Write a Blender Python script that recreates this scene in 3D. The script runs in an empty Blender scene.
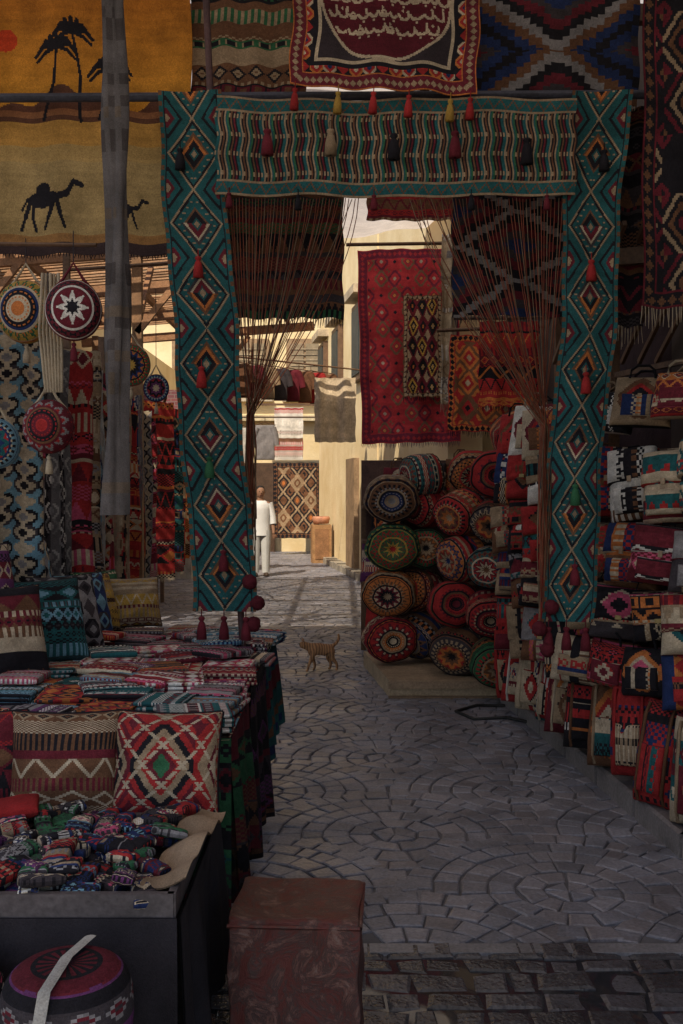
import bpy, math, random
import numpy as np
from mathutils import Vector, Matrix, Euler
random.seed(7); NR=np.random.RandomState(7)
sc=bpy.context.scene
PAL={'R':(.36,.028,.028),'M':(.14,.018,.028),'O':(.50,.16,.045),'T':(.020,.105,.112),'G':(.035,.13,.06),
'N':(.02,.035,.11),'K':(.016,.014,.018),'C':(.50,.40,.28),'W':(.66,.62,.56),'Y':(.46,.28,.06),'B':(.16,.075,.04),
'P':(.48,.08,.15),'L':(.16,.30,.38),'S':(.25,.23,.23),'V':(.14,.04,.13),'D':(.055,.045,.05),'F':(.34,.24,.15)}
def pc(s): return np.array([PAL[c] for c in s],float)
# ---------------------------------------------------------------- materials
def nodes(name):
    m=bpy.data.materials.new(name); m.use_nodes=True
    nt=m.node_tree; return m,nt,nt.nodes['Principled BSDF']
def noise(nt,scale,detail=4,coord='Object',rough=.6):
    tc=nt.nodes.new('ShaderNodeTexCoord'); n=nt.nodes.new('ShaderNodeTexNoise')
    n.inputs['Scale'].default_value=scale; n.inputs['Detail'].default_value=detail; n.inputs['Roughness'].default_value=rough
    nt.links.new(tc.outputs[coord],n.inputs['Vector']); return n
def vcol_mat(name,rough=.92,bump=.5,bs=260,spec=.2,sheen=0,fade=.45,translucent=0,nscale=5):
    m,nt,b=nodes(name)
    a=nt.nodes.new('ShaderNodeAttribute'); a.attribute_name='Col'
    n=noise(nt,nscale,6,'Object',.65)
    mr=nt.nodes.new('ShaderNodeMapRange'); mr.inputs[1].default_value=.3; mr.inputs[2].default_value=.7
    mr.inputs[3].default_value=1-fade; mr.inputs[4].default_value=1+fade*.35
    nt.links.new(n.outputs['Fac'],mr.inputs[0])
    n2=noise(nt,bs,2)
    mr2=nt.nodes.new('ShaderNodeMapRange'); mr2.inputs[1].default_value=.25; mr2.inputs[2].default_value=.75
    mr2.inputs[3].default_value=.7; mr2.inputs[4].default_value=1.25
    nt.links.new(n2.outputs['Fac'],mr2.inputs[0])
    mu=nt.nodes.new('ShaderNodeMath'); mu.operation='MULTIPLY'
    nt.links.new(mr.outputs[0],mu.inputs[0]); nt.links.new(mr2.outputs[0],mu.inputs[1])
    vm=nt.nodes.new('ShaderNodeVectorMath'); vm.operation='SCALE'
    nt.links.new(a.outputs['Color'],vm.inputs[0]); nt.links.new(mu.outputs[0],vm.inputs['Scale'])
    nt.links.new(vm.outputs[0],b.inputs['Base Color'])
    bp=nt.nodes.new('ShaderNodeBump'); bp.inputs['Strength'].default_value=bump; bp.inputs['Distance'].default_value=.004
    nt.links.new(n2.outputs['Fac'],bp.inputs['Height'])
    n3=noise(nt,22,3); bp2=nt.nodes.new('ShaderNodeBump'); bp2.inputs['Strength'].default_value=bump*.8; bp2.inputs['Distance'].default_value=.012
    nt.links.new(n3.outputs['Fac'],bp2.inputs['Height']); nt.links.new(bp.outputs[0],bp2.inputs['Normal'])
    nt.links.new(bp2.outputs[0],b.inputs['Normal'])
    b.inputs['Roughness'].default_value=rough; b.inputs['Specular IOR Level'].default_value=spec
    b.inputs['Sheen Weight'].default_value=sheen
    if translucent:
        t=nt.nodes.new('ShaderNodeBsdfTranslucent'); mx=nt.nodes.new('ShaderNodeMixShader'); mx.inputs[0].default_value=translucent
        nt.links.new(vm.outputs[0],t.inputs['Color']); nt.links.new(b.outputs[0],mx.inputs[1]); nt.links.new(t.outputs[0],mx.inputs[2])
        nt.links.new(mx.outputs[0],nt.nodes['Material Output'].inputs['Surface'])
    return m
CLOTH=vcol_mat('woven_cloth')
SOLID=vcol_mat('painted_wood',rough=.6,bs=60,bump=.4,spec=.35)
THIN=vcol_mat('thin_canvas',translucent=.5,fade=.2)
ROOFC=vcol_mat('shade_roof_canvas',translucent=.62,fade=.25)  # translucent so the added roof passes soft sunlight to the foreground
def ramp_mat(name,c1,c2,scale,rough=.85,bump=.3,bscale=None,dist=.02,spec=.3):
    m,nt,b=nodes(name); n=noise(nt,scale,8)
    r=nt.nodes.new('ShaderNodeValToRGB'); r.color_ramp.elements[0].position=.32; r.color_ramp.elements[1].position=.7
    r.color_ramp.elements[0].color=(*c1,1); r.color_ramp.elements[1].color=(*c2,1)
    nt.links.new(n.outputs['Fac'],r.inputs[0]); nt.links.new(r.outputs[0],b.inputs['Base Color'])
    n2=noise(nt,bscale or scale*4,8); bp=nt.nodes.new('ShaderNodeBump'); bp.inputs['Strength'].default_value=bump; bp.inputs['Distance'].default_value=dist
    nt.links.new(n2.outputs['Fac'],bp.inputs['Height']); nt.links.new(bp.outputs[0],b.inputs['Normal'])
    b.inputs['Roughness'].default_value=rough; b.inputs['Specular IOR Level'].default_value=spec
    return m
MORTAR=ramp_mat('mortar_ground',(.08,.078,.086),(.16,.155,.168),6,bscale=60,dist=.006)
SAND=ramp_mat('street_bounce_sheet',(.28,.23,.18),(.40,.34,.27),2,bscale=40,dist=.006)  # pale sand for the added bounce sheet behind the camera
PLASTER=ramp_mat('cream_plaster',(.68,.52,.28),(.82,.68,.43),1.3,bump=.5,bscale=14)
PLASTER2=ramp_mat('ochre_plaster',(.54,.40,.21),(.72,.57,.34),1.1,bump=.5,bscale=10)
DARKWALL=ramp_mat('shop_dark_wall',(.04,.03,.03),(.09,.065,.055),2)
def stone_mat(name,rough,rr,bump,fade,ns):
    m=vcol_mat(name,rough=rough,bs=70,bump=bump,spec=.5,fade=fade,nscale=ns)
    nt=m.node_tree; b=nt.nodes['Principled BSDF']
    n4=noise(nt,2.0,6); mr=nt.nodes.new('ShaderNodeMapRange'); mr.inputs[1].default_value=.35; mr.inputs[2].default_value=.65
    mr.inputs[3].default_value=rr[0]; mr.inputs[4].default_value=rr[1]
    nt.links.new(n4.outputs['Fac'],mr.inputs[0]); nt.links.new(mr.outputs[0],b.inputs['Roughness']); return m
STONE=stone_mat('cobble_stone',.7,(.30,.65),.6,.5,2.2)
WET=stone_mat('wet_stone',.2,(.06,.3),.8,.4,5)
def brick_mat():
    m,nt,b=nodes('brick_wall_purple'); tc=nt.nodes.new('ShaderNodeTexCoord'); mp=nt.nodes.new('ShaderNodeMapping')
    mp.inputs['Rotation'].default_value=(math.radians(90),0,0)
    br=nt.nodes.new('ShaderNodeTexBrick'); br.inputs['Scale'].default_value=4
    br.inputs['Color1'].default_value=(.22,.07,.07,1); br.inputs['Color2'].default_value=(.14,.05,.06,1); br.inputs['Mortar'].default_value=(.25,.19,.17,1)
    nt.links.new(tc.outputs['Object'],mp.inputs[0]); nt.links.new(mp.outputs[0],br.inputs[0]); nt.links.new(br.outputs['Color'],b.inputs['Base Color'])
    bp=nt.nodes.new('ShaderNodeBump'); bp.inputs['Distance'].default_value=.01; nt.links.new(br.outputs['Fac'],bp.inputs['Height']); bp.invert=True
    nt.links.new(bp.outputs[0],b.inputs['Normal']); b.inputs['Roughness'].default_value=.9; return m
BRICK=brick_mat()
# ---------------------------------------------------------------- mesh builder
class MB:
    def __init__(s): s.V=[];s.F=[];s.C=[];s.M=[];s.S=[];s.n=0;s.mats=[]
    def mi(s,m):
        if m not in s.mats: s.mats.append(m)
        return s.mats.index(m)
    def grid(s,P,C,mat=None,smooth=True,T=None):
        mat=mat or CLOTH; nv,nu=P.shape[0]-1,P.shape[1]-1
        V=P.reshape(-1,3)
        if T is not None:
            A=np.array(T); V=V@A[:3,:3].T+A[:3,3]
        i=np.arange(nv)[:,None]*(nu+1)+np.arange(nu)[None,:]
        F=np.stack([i,i+1,i+nu+2,i+nu+1],-1).reshape(-1,4)+s.n
        C=np.asarray(C,float)
        if C.ndim==1: C=np.tile(C,(nv,nu,1))
        s.V.append(V);s.F.append(F);s.C.append(C.reshape(-1,3)); k=nv*nu
        s.M.append(np.full(k,s.mi(mat)));s.S.append(np.full(k,smooth)); s.n+=len(V)
    def quads(s,V,F,C,mat=None,smooth=False,T=None):
        V=np.asarray(V,float).reshape(-1,3);F=np.asarray(F).reshape(-1,4); mat=mat or CLOTH
        if T is not None:
            A=np.array(T); V=V@A[:3,:3].T+A[:3,3]
        C=np.asarray(C,float)
        if C.ndim==1: C=np.tile(C,(len(F),1))
        s.V.append(V);s.F.append(F+s.n);s.C.append(C);s.M.append(np.full(len(F),s.mi(mat)));s.S.append(np.full(len(F),smooth));s.n+=len(V)
    def box(s,c,d,col,mat=None,T=None):
        x,y,z=c;a,b,h=[q/2 for q in d]
        V=[(x+i*a,y+j*b,z+k*h) for k in(-1,1) for j in(-1,1) for i in(-1,1)]
        F=[(0,2,3,1),(4,5,7,6),(0,1,5,4),(2,6,7,3),(0,4,6,2),(1,3,7,5)]
        s.quads(V,F,col,mat or SOLID,T=T)
    def beam(s,p,q,w,h,col,mat=None):
        p=Vector(p);q=Vector(q);d=q-p;L=d.length
        up=Vector((0,0,1)) if abs(d.normalized().z)<.95 else Vector((0,1,0))
        X=d.normalized(); Y=up.cross(X).normalized(); Z=X.cross(Y)
        T=Matrix((( X.x,Y.x,Z.x,(p.x+q.x)/2),(X.y,Y.y,Z.y,(p.y+q.y)/2),(X.z,Y.z,Z.z,(p.z+q.z)/2),(0,0,0,1)))
        s.box((0,0,0),(L,w,h),col,mat,T)
    def tube(s,pts,r,col,sides=6,mat=None,T=None):
        pts=[Vector(p) for p in pts];n=len(pts); r=r if hasattr(r,'__len__') else [r]*n
        P=np.zeros((n,sides+1,3))
        for i,p in enumerate(pts):
            d=(pts[min(i+1,n-1)]-pts[max(i-1,0)]).normalized()
            up=Vector((0,0,1)) if abs(d.z)<.9 else Vector((1,0,0))
            a=d.cross(up).normalized();b=a.cross(d)
            for k in range(sides+1):
                t=2*math.pi*k/sides; P[i,k]=p+(a*math.cos(t)+b*math.sin(t))*r[i]
        s.grid(P,col,mat,True,T)
    def lathe(s,prof,nu,C,mat=None,T=None,sx=1,sy=1):
        prof=np.array(prof,float); th=np.linspace(0,2*math.pi,nu+1)+math.pi/2
        P=np.stack([prof[:,0:1]*np.cos(th)*sx,prof[:,0:1]*np.sin(th)*sy,np.tile(prof[:,1:2],(1,nu+1))],-1)
        s.grid(P,C,mat,True,T)
    def obj(s,name,loc=(0,0,0),rot=(0,0,0),parent=None):
        V=np.concatenate(s.V);F=np.concatenate(s.F);C=np.concatenate(s.C);M=np.concatenate(s.M);S=np.concatenate(s.S)
        me=bpy.data.meshes.new(name); me.vertices.add(len(V)); me.vertices.foreach_set('co',V.ravel().astype(np.float32))
        me.loops.add(len(F)*4); me.loops.foreach_set('vertex_index',F.ravel().astype(np.int32))
        me.polygons.add(len(F)); me.polygons.foreach_set('loop_start',np.arange(0,len(F)*4,4,dtype=np.int32))
        me.polygons.foreach_set('material_index',M.astype(np.int32))
        me.polygons.foreach_set('use_smooth',S.astype(bool))
        me.update(calc_edges=True)
        a=me.attributes.new('Col','FLOAT_COLOR','CORNER')
        c4=np.ones((len(F),4,4),np.float32); c4[:,:,:3]=C[:,None,:]; a.data.foreach_set('color',c4.ravel())
        for m in s.mats: me.materials.append(m)
        o=bpy.data.objects.new(name,me); sc.collection.objects.link(o); o.location=loc; o.rotation_euler=[math.radians(r) for r in rot]
        if parent: o.parent=parent
        return o
# ---------------------------------------------------------------- patterns (nv rows bottom->top, nu cols)
def jit(img,rng=NR,a=.13):
    nv,nu=img.shape[:2]
    f=1+a*(rng.rand(nv,nu,1)-.5)*2; g=1+.18*(np.repeat(rng.rand(nv//3+1),3)[:nv]-.5)
    return np.clip(img*f*g[:,None,None],0,1)
def tri(x,p):
    m=np.mod(x,p);return np.minimum(m,p-m)
def bands(nu,nv,pal,seed,hs=(1,2,2,3,5,7,9,11)):
    r=random.Random(seed);X,Y=np.meshgrid(np.arange(nu),np.arange(nv));out=np.zeros((nv,nu),int);n=len(pal);row=0;ground=0
    while row<nv:
        h=r.choice(hs);m=r.randrange(8) if h>3 else r.choice([0,0,4,6]);ids=list(range(n));r.shuffle(ids);a,b,c=ids[:3]
        if r.random()<.4:a=ground
        y=Y[row:row+h]-row;x=X[row:row+h];hh=y.shape[0];o=np.full(x.shape,a)
        p=max(4,h*r.choice([1,1,2])) ; t=tri(x,p)
        if m==1:o[np.abs(y-t*2*h/p)<1.3]=b
        elif m==2:
            d=np.abs(y-(h-1)/2)/(h/2)+(p/2-t)/(p/2);o[d<1]=b;o[d<.6]=c;o[d<.25]=a
        elif m==3:o[y<t*2*h/p]=b
        elif m==4:o[((x//2+y)%2)==0]=b
        elif m==5:o[np.abs(y-(h-1)/2)<=t*h/p]=b;o[(np.abs(y-(h-1)/2)<=t*h/p-2)]=c
        elif m==6:o[(x%4)<2]=b
        elif m==7:
            d=np.maximum(np.abs(y-(h-1)/2)/(h/2),(p/2-t)/(p/2));o[d<.8]=b;o[d<.45]=c
        out[row:row+h]=o;row+=h
    return jit(pc(pal)[out])
def diam(nu,nv,pal,p=16,q=20,lv=6,border=0,bpal=None,accent=None):
    X,Y=np.meshgrid(np.arange(nu)-(nu-1)/2,np.arange(nv)-(nv-1)/2)
    d=tri(X,p)/(p/2)+tri(Y,q)/(q/2); i=np.floor(d*lv/2+.001).astype(int)%len(pal)
    cell=((np.floor((X+p/2)/p)+np.floor((Y+q/2)/q))%3).astype(int)
    img=pc(pal)[(i+cell*(i%2==0))%len(pal)]
    if accent:
        img=np.where((d<.28)[...,None],pc(accent)[cell%len(accent)],img)
    if border:
        bx=np.minimum(np.arange(nu),nu-1-np.arange(nu))[None,:];by=np.minimum(np.arange(nv),nv-1-np.arange(nv))[:,None]
        e=np.minimum(bx,by)+0*Y.astype(int);bp=pc(bpal)
        k=np.where(by<bx,X,Y);z=(np.abs(e-border/2+.5)<=tri(k.astype(int),6)-.5).astype(int)
        img=np.where((e<border)[...,None],bp[z%len(bpal)],img)
        img=np.where(((e==border)|(e==0))[...,None],bp[-1],img)
    return jit(img)
def star(nu,nv,pal,seed,k=None,lev=7,amp=1.6,rimfrac=.55):
    r=random.Random(seed);k=k or r.choice([6,8,8,12]);X,Y=np.meshgrid(np.arange(nu)+.5,np.arange(nv)+.5)
    th=X/nu*k;t=np.abs((th%1)-.5)*2;rr=Y/nv
    f=rr*lev/rimfrac+t*amp*(rr/rimfrac);img=pc(pal)[np.floor(f).astype(int)%len(pal)]
    b=bands(nu,nv,pal[::-1],seed,hs=(1,2,3,4,5))
    img=np.where((rr>rimfrac)[...,None],b,img);return jit(img)
def poufimg(pal,seed,k=8,nu=96,nv=84,sty=None):
    r=random.Random(seed);X,Y=np.meshgrid(np.arange(nu)+.5,np.arange(nv)+.5)
    img=bands(nu,nv,pal,seed,hs=(1,2,3,4,5,6))
    th=X/nu*k;t=np.abs((th%1)-.5)*2;n=len(pal)
    sty=seed%3 if sty is None else sty
    if sty==0: f=(Y/3.2-t*1.8*np.clip(Y/14,0,1))
    elif sty==1: f=Y/4.0+0*t
    else: f=(Y/2.6-t*3.0*np.clip(Y/14,0,1))
    s=pc(pal)[np.floor(f+20).astype(int)%n]
    if sty==1:
        s=np.where(((Y%4>1.5)&(Y%4<3)&(tri(X,5)>1.2))[...,None],PAL[pal[2]],s)
    img=np.where((Y<15)[...,None],s,img)
    kk=k*(2 if sty else 3);w=np.abs(((X/nu*kk)%1)-.5)*2
    h=(Y-15)/10;ring=np.where((h<1-w)[...,None],PAL[pal[1]],PAL[pal[0]]);ring=np.where((h<.55-w)[...,None],PAL[pal[2]],ring)
    if sty==2: ring=np.where(((np.abs(h-.5)+w*.5)<.5)[...,None],PAL[pal[2]],PAL[pal[0]]);ring=np.where(((np.abs(h-.5)+w*.5)<.25)[...,None],PAL[pal[4]],ring)
    img=np.where(((Y>=15)&(Y<25))[...,None],ring,img)
    img=np.where((((Y>14)&(Y<15.6))|((Y>25)&(Y<26.2)))[...,None],PAL[pal[3]],img)
    return jit(img)
def navajo(nu,nv,pal,q=44):
    X,Y=np.meshgrid(np.arange(nu)-(nu-1)/2,np.arange(nv)); s=4
    xs=np.floor(np.abs(X)/s)*s; ys=np.floor(tri(Y,q)/2)*2
    d=xs*.8+ys*1.1; i=np.floor(d/6.5).astype(int)%len(pal)
    return jit(pc(pal)[i])
def disc(img,cx,cy,rx,ry,c):
    Y,X=np.mgrid[:img.shape[0],:img.shape[1]];img[((X-cx)/rx)**2+((Y-cy)/ry)**2<1]=PAL[c] if isinstance(c,str) else c
def line(img,a,b,w,c):
    Y,X=np.mgrid[:img.shape[0],:img.shape[1]];ax,ay=a;bx,by=b;dx,dy=bx-ax,by-ay;t=np.clip(((X-ax)*dx+(Y-ay)*dy)/(dx*dx+dy*dy+1e-6),0,1)
    img[np.hypot(X-ax-t*dx,Y-ay-t*dy)<w]=PAL[c] if isinstance(c,str) else c
def samp(img,nu,nv):
    a=np.clip((np.arange(nv)+.5)/nv*img.shape[0],0,img.shape[0]-1).astype(int);b=np.clip((np.arange(nu)+.5)/nu*img.shape[1],0,img.shape[1]-1).astype(int)
    return img[a][:,b]
# ---------------------------------------------------------------- textile makers
def rug(name,xl,xr,y,zb,zt,img,fringe=None,flen=.05,rotz=0,roll=0,fold=.012,mat=None,thick=.006,skew=0,seed=0,tassels=None):
    w=xr-xl;h=zt-zb;nv,nu=img.shape[:2];rg=np.random.RandomState(seed+3)
    U,V=np.meshgrid(np.linspace(0,1,nu+1),np.linspace(0,1,nv+1));ph=rg.rand(4)*6
    off=fold*(np.sin(U*9+ph[0]+V*1.2)+.5*np.sin(U*21+ph[1])*(1-V*.5)+.4*np.sin(V*7+ph[2])) 
    sag=-.012*np.sin(U*math.pi*4+ph[3])**2
    ed=.006*np.sin(V*17+ph[1])
    P=np.stack([(U-.5)*w+skew*(1-V)*w+ed,off,(V-1)*h+sag],-1);b=MB();b.grid(P,img,mat)
    Q=P.copy();Q[...,1]+=thick;b.grid(Q[:,::-1],img[:,::-1]*.8,mat)
    if fringe:
        n=int(w/.014)
        for i in range(n):
            u=(i+.5)/n;j=min(int(u*nu),nu);p=P[0,j];L=flen*(.7+.5*rg.rand())
            dx=(rg.rand()-.5)*.016
            b.tube([p,(p[0]+dx*.4,p[1]-.003,p[2]-L*.5),(p[0]+dx,p[1]+(rg.rand()-.5)*.01,p[2]-L)],[.0032,.0028,.0012],PAL[fringe],3)
    if tassels:
        for u,c in tassels:
            j=int(u*nu);p=P[0,j];tassel(b,(p[0],p[1]-.01,p[2]),c)
    return b.obj(name,((xl+xr)/2,y,zt),(0,roll,rotz))
def tassel(b,p,c,L=.10,r=.017):
    x,y,z=p;T=Matrix.Translation((x,y,z)); c0=np.array(PAL[c])
    b.tube([(0,0,.01),(0,0,-L*.25)],.0025,c0,4,T=T)
    b.lathe([(.001,-L*.2),(r*.7,-L*.25),(r*.8,-L*.33),(r*.45,-L*.42),(r*.75,-L*.5),(r*1.1,-L*.8),(r*1.25,-L*1.2),(r*.3,-L*1.22)],10,c0,T=T)
def pillow_part(b,w,h,d,img,k=.8,pinch=.05,T=None,backcol=None,res=None,sag=0):
    nv,nu=img.shape[:2] if res is None else res
    if res: img=samp(img,nu,nv)
    q,r=np.meshgrid(np.linspace(-1,1,nu+1),np.linspace(-1,1,nv+1))
    sx=np.sin(math.pi/2*q);sz=np.sin(math.pi/2*r)
    f=np.cos(math.pi/2*q).clip(0)**k*np.cos(math.pi/2*r).clip(0)**k
    x=w/2*sx*(1-pinch*(1-sz**2));z=h/2*sz*(1-pinch*(1-sx**2))
    x=x*(1+sag*(-sz)*.5)
    wr=1+.05*np.sin(sx*7+sz*5+w*90)+.04*np.sin(sz*11-sx*6+h*70)
    P=np.stack([x,-d/2*f*wr,z],-1);b.grid(P,img,T=T)
    Q=P.copy();Q[...,1]*=-1;b.grid(Q[:,::-1],(img[:,::-1]*.7 if backcol is None else pc(backcol)[0]),T=T)
def cushion(name,loc,rot,w,h,d,img,k=.75,pipe=None):
    b=MB();pillow_part(b,w,h,d,img,k,.06)
    if pipe:
        t=np.linspace(-1,1,14)
        pts=[(w/2*s*1,0,h/2*(1-.06*(1-s*s))) for s in t];b.tube(pts,.005,PAL[pipe],5);b.tube([(p[0],0,-p[2]) for p in pts],.005,PAL[pipe],5)
        pts=[(w/2*(1-.06*(1-s*s)),0,h/2*s) for s in t];b.tube(pts,.005,PAL[pipe],5);b.tube([(-p[0],0,p[2]) for p in pts],.005,PAL[pipe],5)
    return b.obj(name,loc,rot)
def pouf(name,loc,rot,r,th,img,sz=.88,pipe='K'):
    nv,nu=img.shape[:2]
    ta=np.linspace(0,math.pi,600);ra=r*np.sin(ta).clip(0)**.5;ya=-th/2*np.sign(np.cos(ta))*np.abs(np.cos(ta))**.7
    s=np.concatenate([[0],np.cumsum(np.hypot(np.diff(ra),np.diff(ya)))]);ss=np.linspace(0,s[-1],nv+1)
    rr=np.maximum(np.interp(ss,s,ra),.001);yy=np.interp(ss,s,ya)
    yy=yy+.03*np.exp(-(rr/(.25*r))**2)*np.where(ss<s[-1]/2,1,-1)
    b=MB();ph=loc[2]*31
    thh=np.linspace(0,2*math.pi,nu+1)+math.pi/2;lump=1+.02*np.sin((thh)*5+ph)+.012*np.sin(thh*9+ph)
    lump[-1]=lump[0]
    P=np.stack([rr[:,None]*np.cos(thh)*lump,np.tile(yy[:,None],(1,nu+1)),rr[:,None]*np.sin(thh)*lump*sz],-1)
    b.grid(P[:,::-1],img)
    for yy0 in (-.36,.36):
        k=int(np.argmin(np.abs(yy-yy0*th)+np.where(rr<r*.8,1,0)));b.tube([tuple(p*1.005) for p in P[k]],.006,PAL[pipe],5)
    return b.obj(name,loc,rot)
def bag(name,loc,rot,w,h,d,img,kind='tote',strap='B',flap=None):
    b=MB();pillow_part(b,w,h,d,img,.5,.03,sag=.12)
    sc_=np.array(PAL[strap])*.8
    if kind=='tote':
        for sy in(-.3,.3):
            b.tube([(-w*.22,sy*d,h*.44),(-w*.2,sy*d*1.1,h*.60),(-w*.1,sy*d,h*.70),(w*.1,sy*d,h*.70),(w*.2,sy*d*1.1,h*.60),(w*.22,sy*d,h*.44)],.007,sc_,6)
        T=Matrix.Translation((0,-d*.44,-h*.12));pillow_part(b,w*.62,h*.44,d*.2,flap if flap is not None else img,.3,.02,T,res=(16,22))
    elif kind=='backpack':
        fi=flap if flap is not None else img
        T=Matrix.Translation((0,-d*.26,h*.26))@Matrix.Rotation(math.radians(-14),4,'X');pillow_part(b,w*.94,h*.5,d*.6,fi,.5,.03,T,res=(20,28))
        T=Matrix.Translation((0,-d*.42,-h*.22));pillow_part(b,w*.7,h*.36,d*.5,fi,.4,.02,T,res=(16,24))
        b.tube([(-.03,0,h*.48),(-.03,0,h*.56),(.03,0,h*.56),(.03,0,h*.48)],.006,sc_,6)
        for sx in(-1,1):b.tube([(sx*w*.3,d*.35,h*.45),(sx*w*.42,d*.55,h*.1),(sx*w*.38,d*.35,-h*.42)],.010,sc_,6)
        b.box((0,-d*.62,h*.06),(.02,.012,.03),PAL['F'])
    elif kind=='handbag':
        T=Matrix.Translation((0,-d*.22,h*.16));pillow_part(b,w*.98,h*.62,d*.75,flap if flap is not None else img,.4,.02,T,res=(22,30))
        b.tube([(-w*.45,0,h*.42),(-w*.30,0,h*.8),(0,0,h*1.0),(w*.30,0,h*.8),(w*.45,0,h*.42)],.006,sc_,6)
        b.box((0,-d*.66,-h*.06),(.03,.01,.02),(.4,.3,.12))
    elif kind=='roll':
        for sx in(-.30,.30):
            b.tube([(sx*w,-d*.30,h*.46),(sx*w,-d*.43,h*.36),(sx*w,-d*.46,0),(sx*w,-d*.43,-h*.36),(sx*w,-d*.3,-h*.46)],.009,np.array(PAL[strap]),6)
        b.tube([(-w*.25,0,h*.47),(-w*.1,0,h*.58),(w*.1,0,h*.58),(w*.25,0,h*.47)],.008,sc_,6)
        T=Matrix.Translation((0,-d*.42,-h*.14));pillow_part(b,w*.54,h*.46,d*.25,flap if flap is not None else img,.3,.02,T,res=(18,24))
    return b.obj(name,loc,rot)
def bagimg(seed,nu=44,nv=44,base=None):
    r=random.Random(seed);bc=base or r.choice('CWRMKBFSCTNDRKPF');img=np.ones((nv,nu,3))*np.array(PAL[bc])
    dark=bc in'KMBDNTV';pal=bc+(r.choice(['CRO','FRC','WRK','COF','PCO']) if dark else r.choice(['KRB','RKN','BKR','NRM','MKT','RTK']))
    st=r.randrange(4);X,Y=np.meshgrid(np.arange(nu),np.arange(nv))
    if st==0:
        bb=bands(nu,nv,pal,seed,hs=(2,3,5,7));m=(Y>nv*.3)&(Y<nv*.7)
    elif st==1:
        bb=diam(nu,nv,pal,p=22,q=22,lv=6);m=(np.abs(X-nu/2)+np.abs(Y-nv/2)<nv*.36)
    elif st==2:
        bb=bands(nu,nv,pal,seed,hs=(3,5,7,9));m=Y>-1
    else:
        bb=bands(nv,nu,pal,seed,hs=(2,3,5)).transpose(1,0,2);m=np.abs(X-nu/2)<nu*.2
    img=np.where(m[...,None],bb,img);e=(Y<2)|(Y>nv-3);img[e]=PAL[pal[1]];return jit(img)
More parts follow.
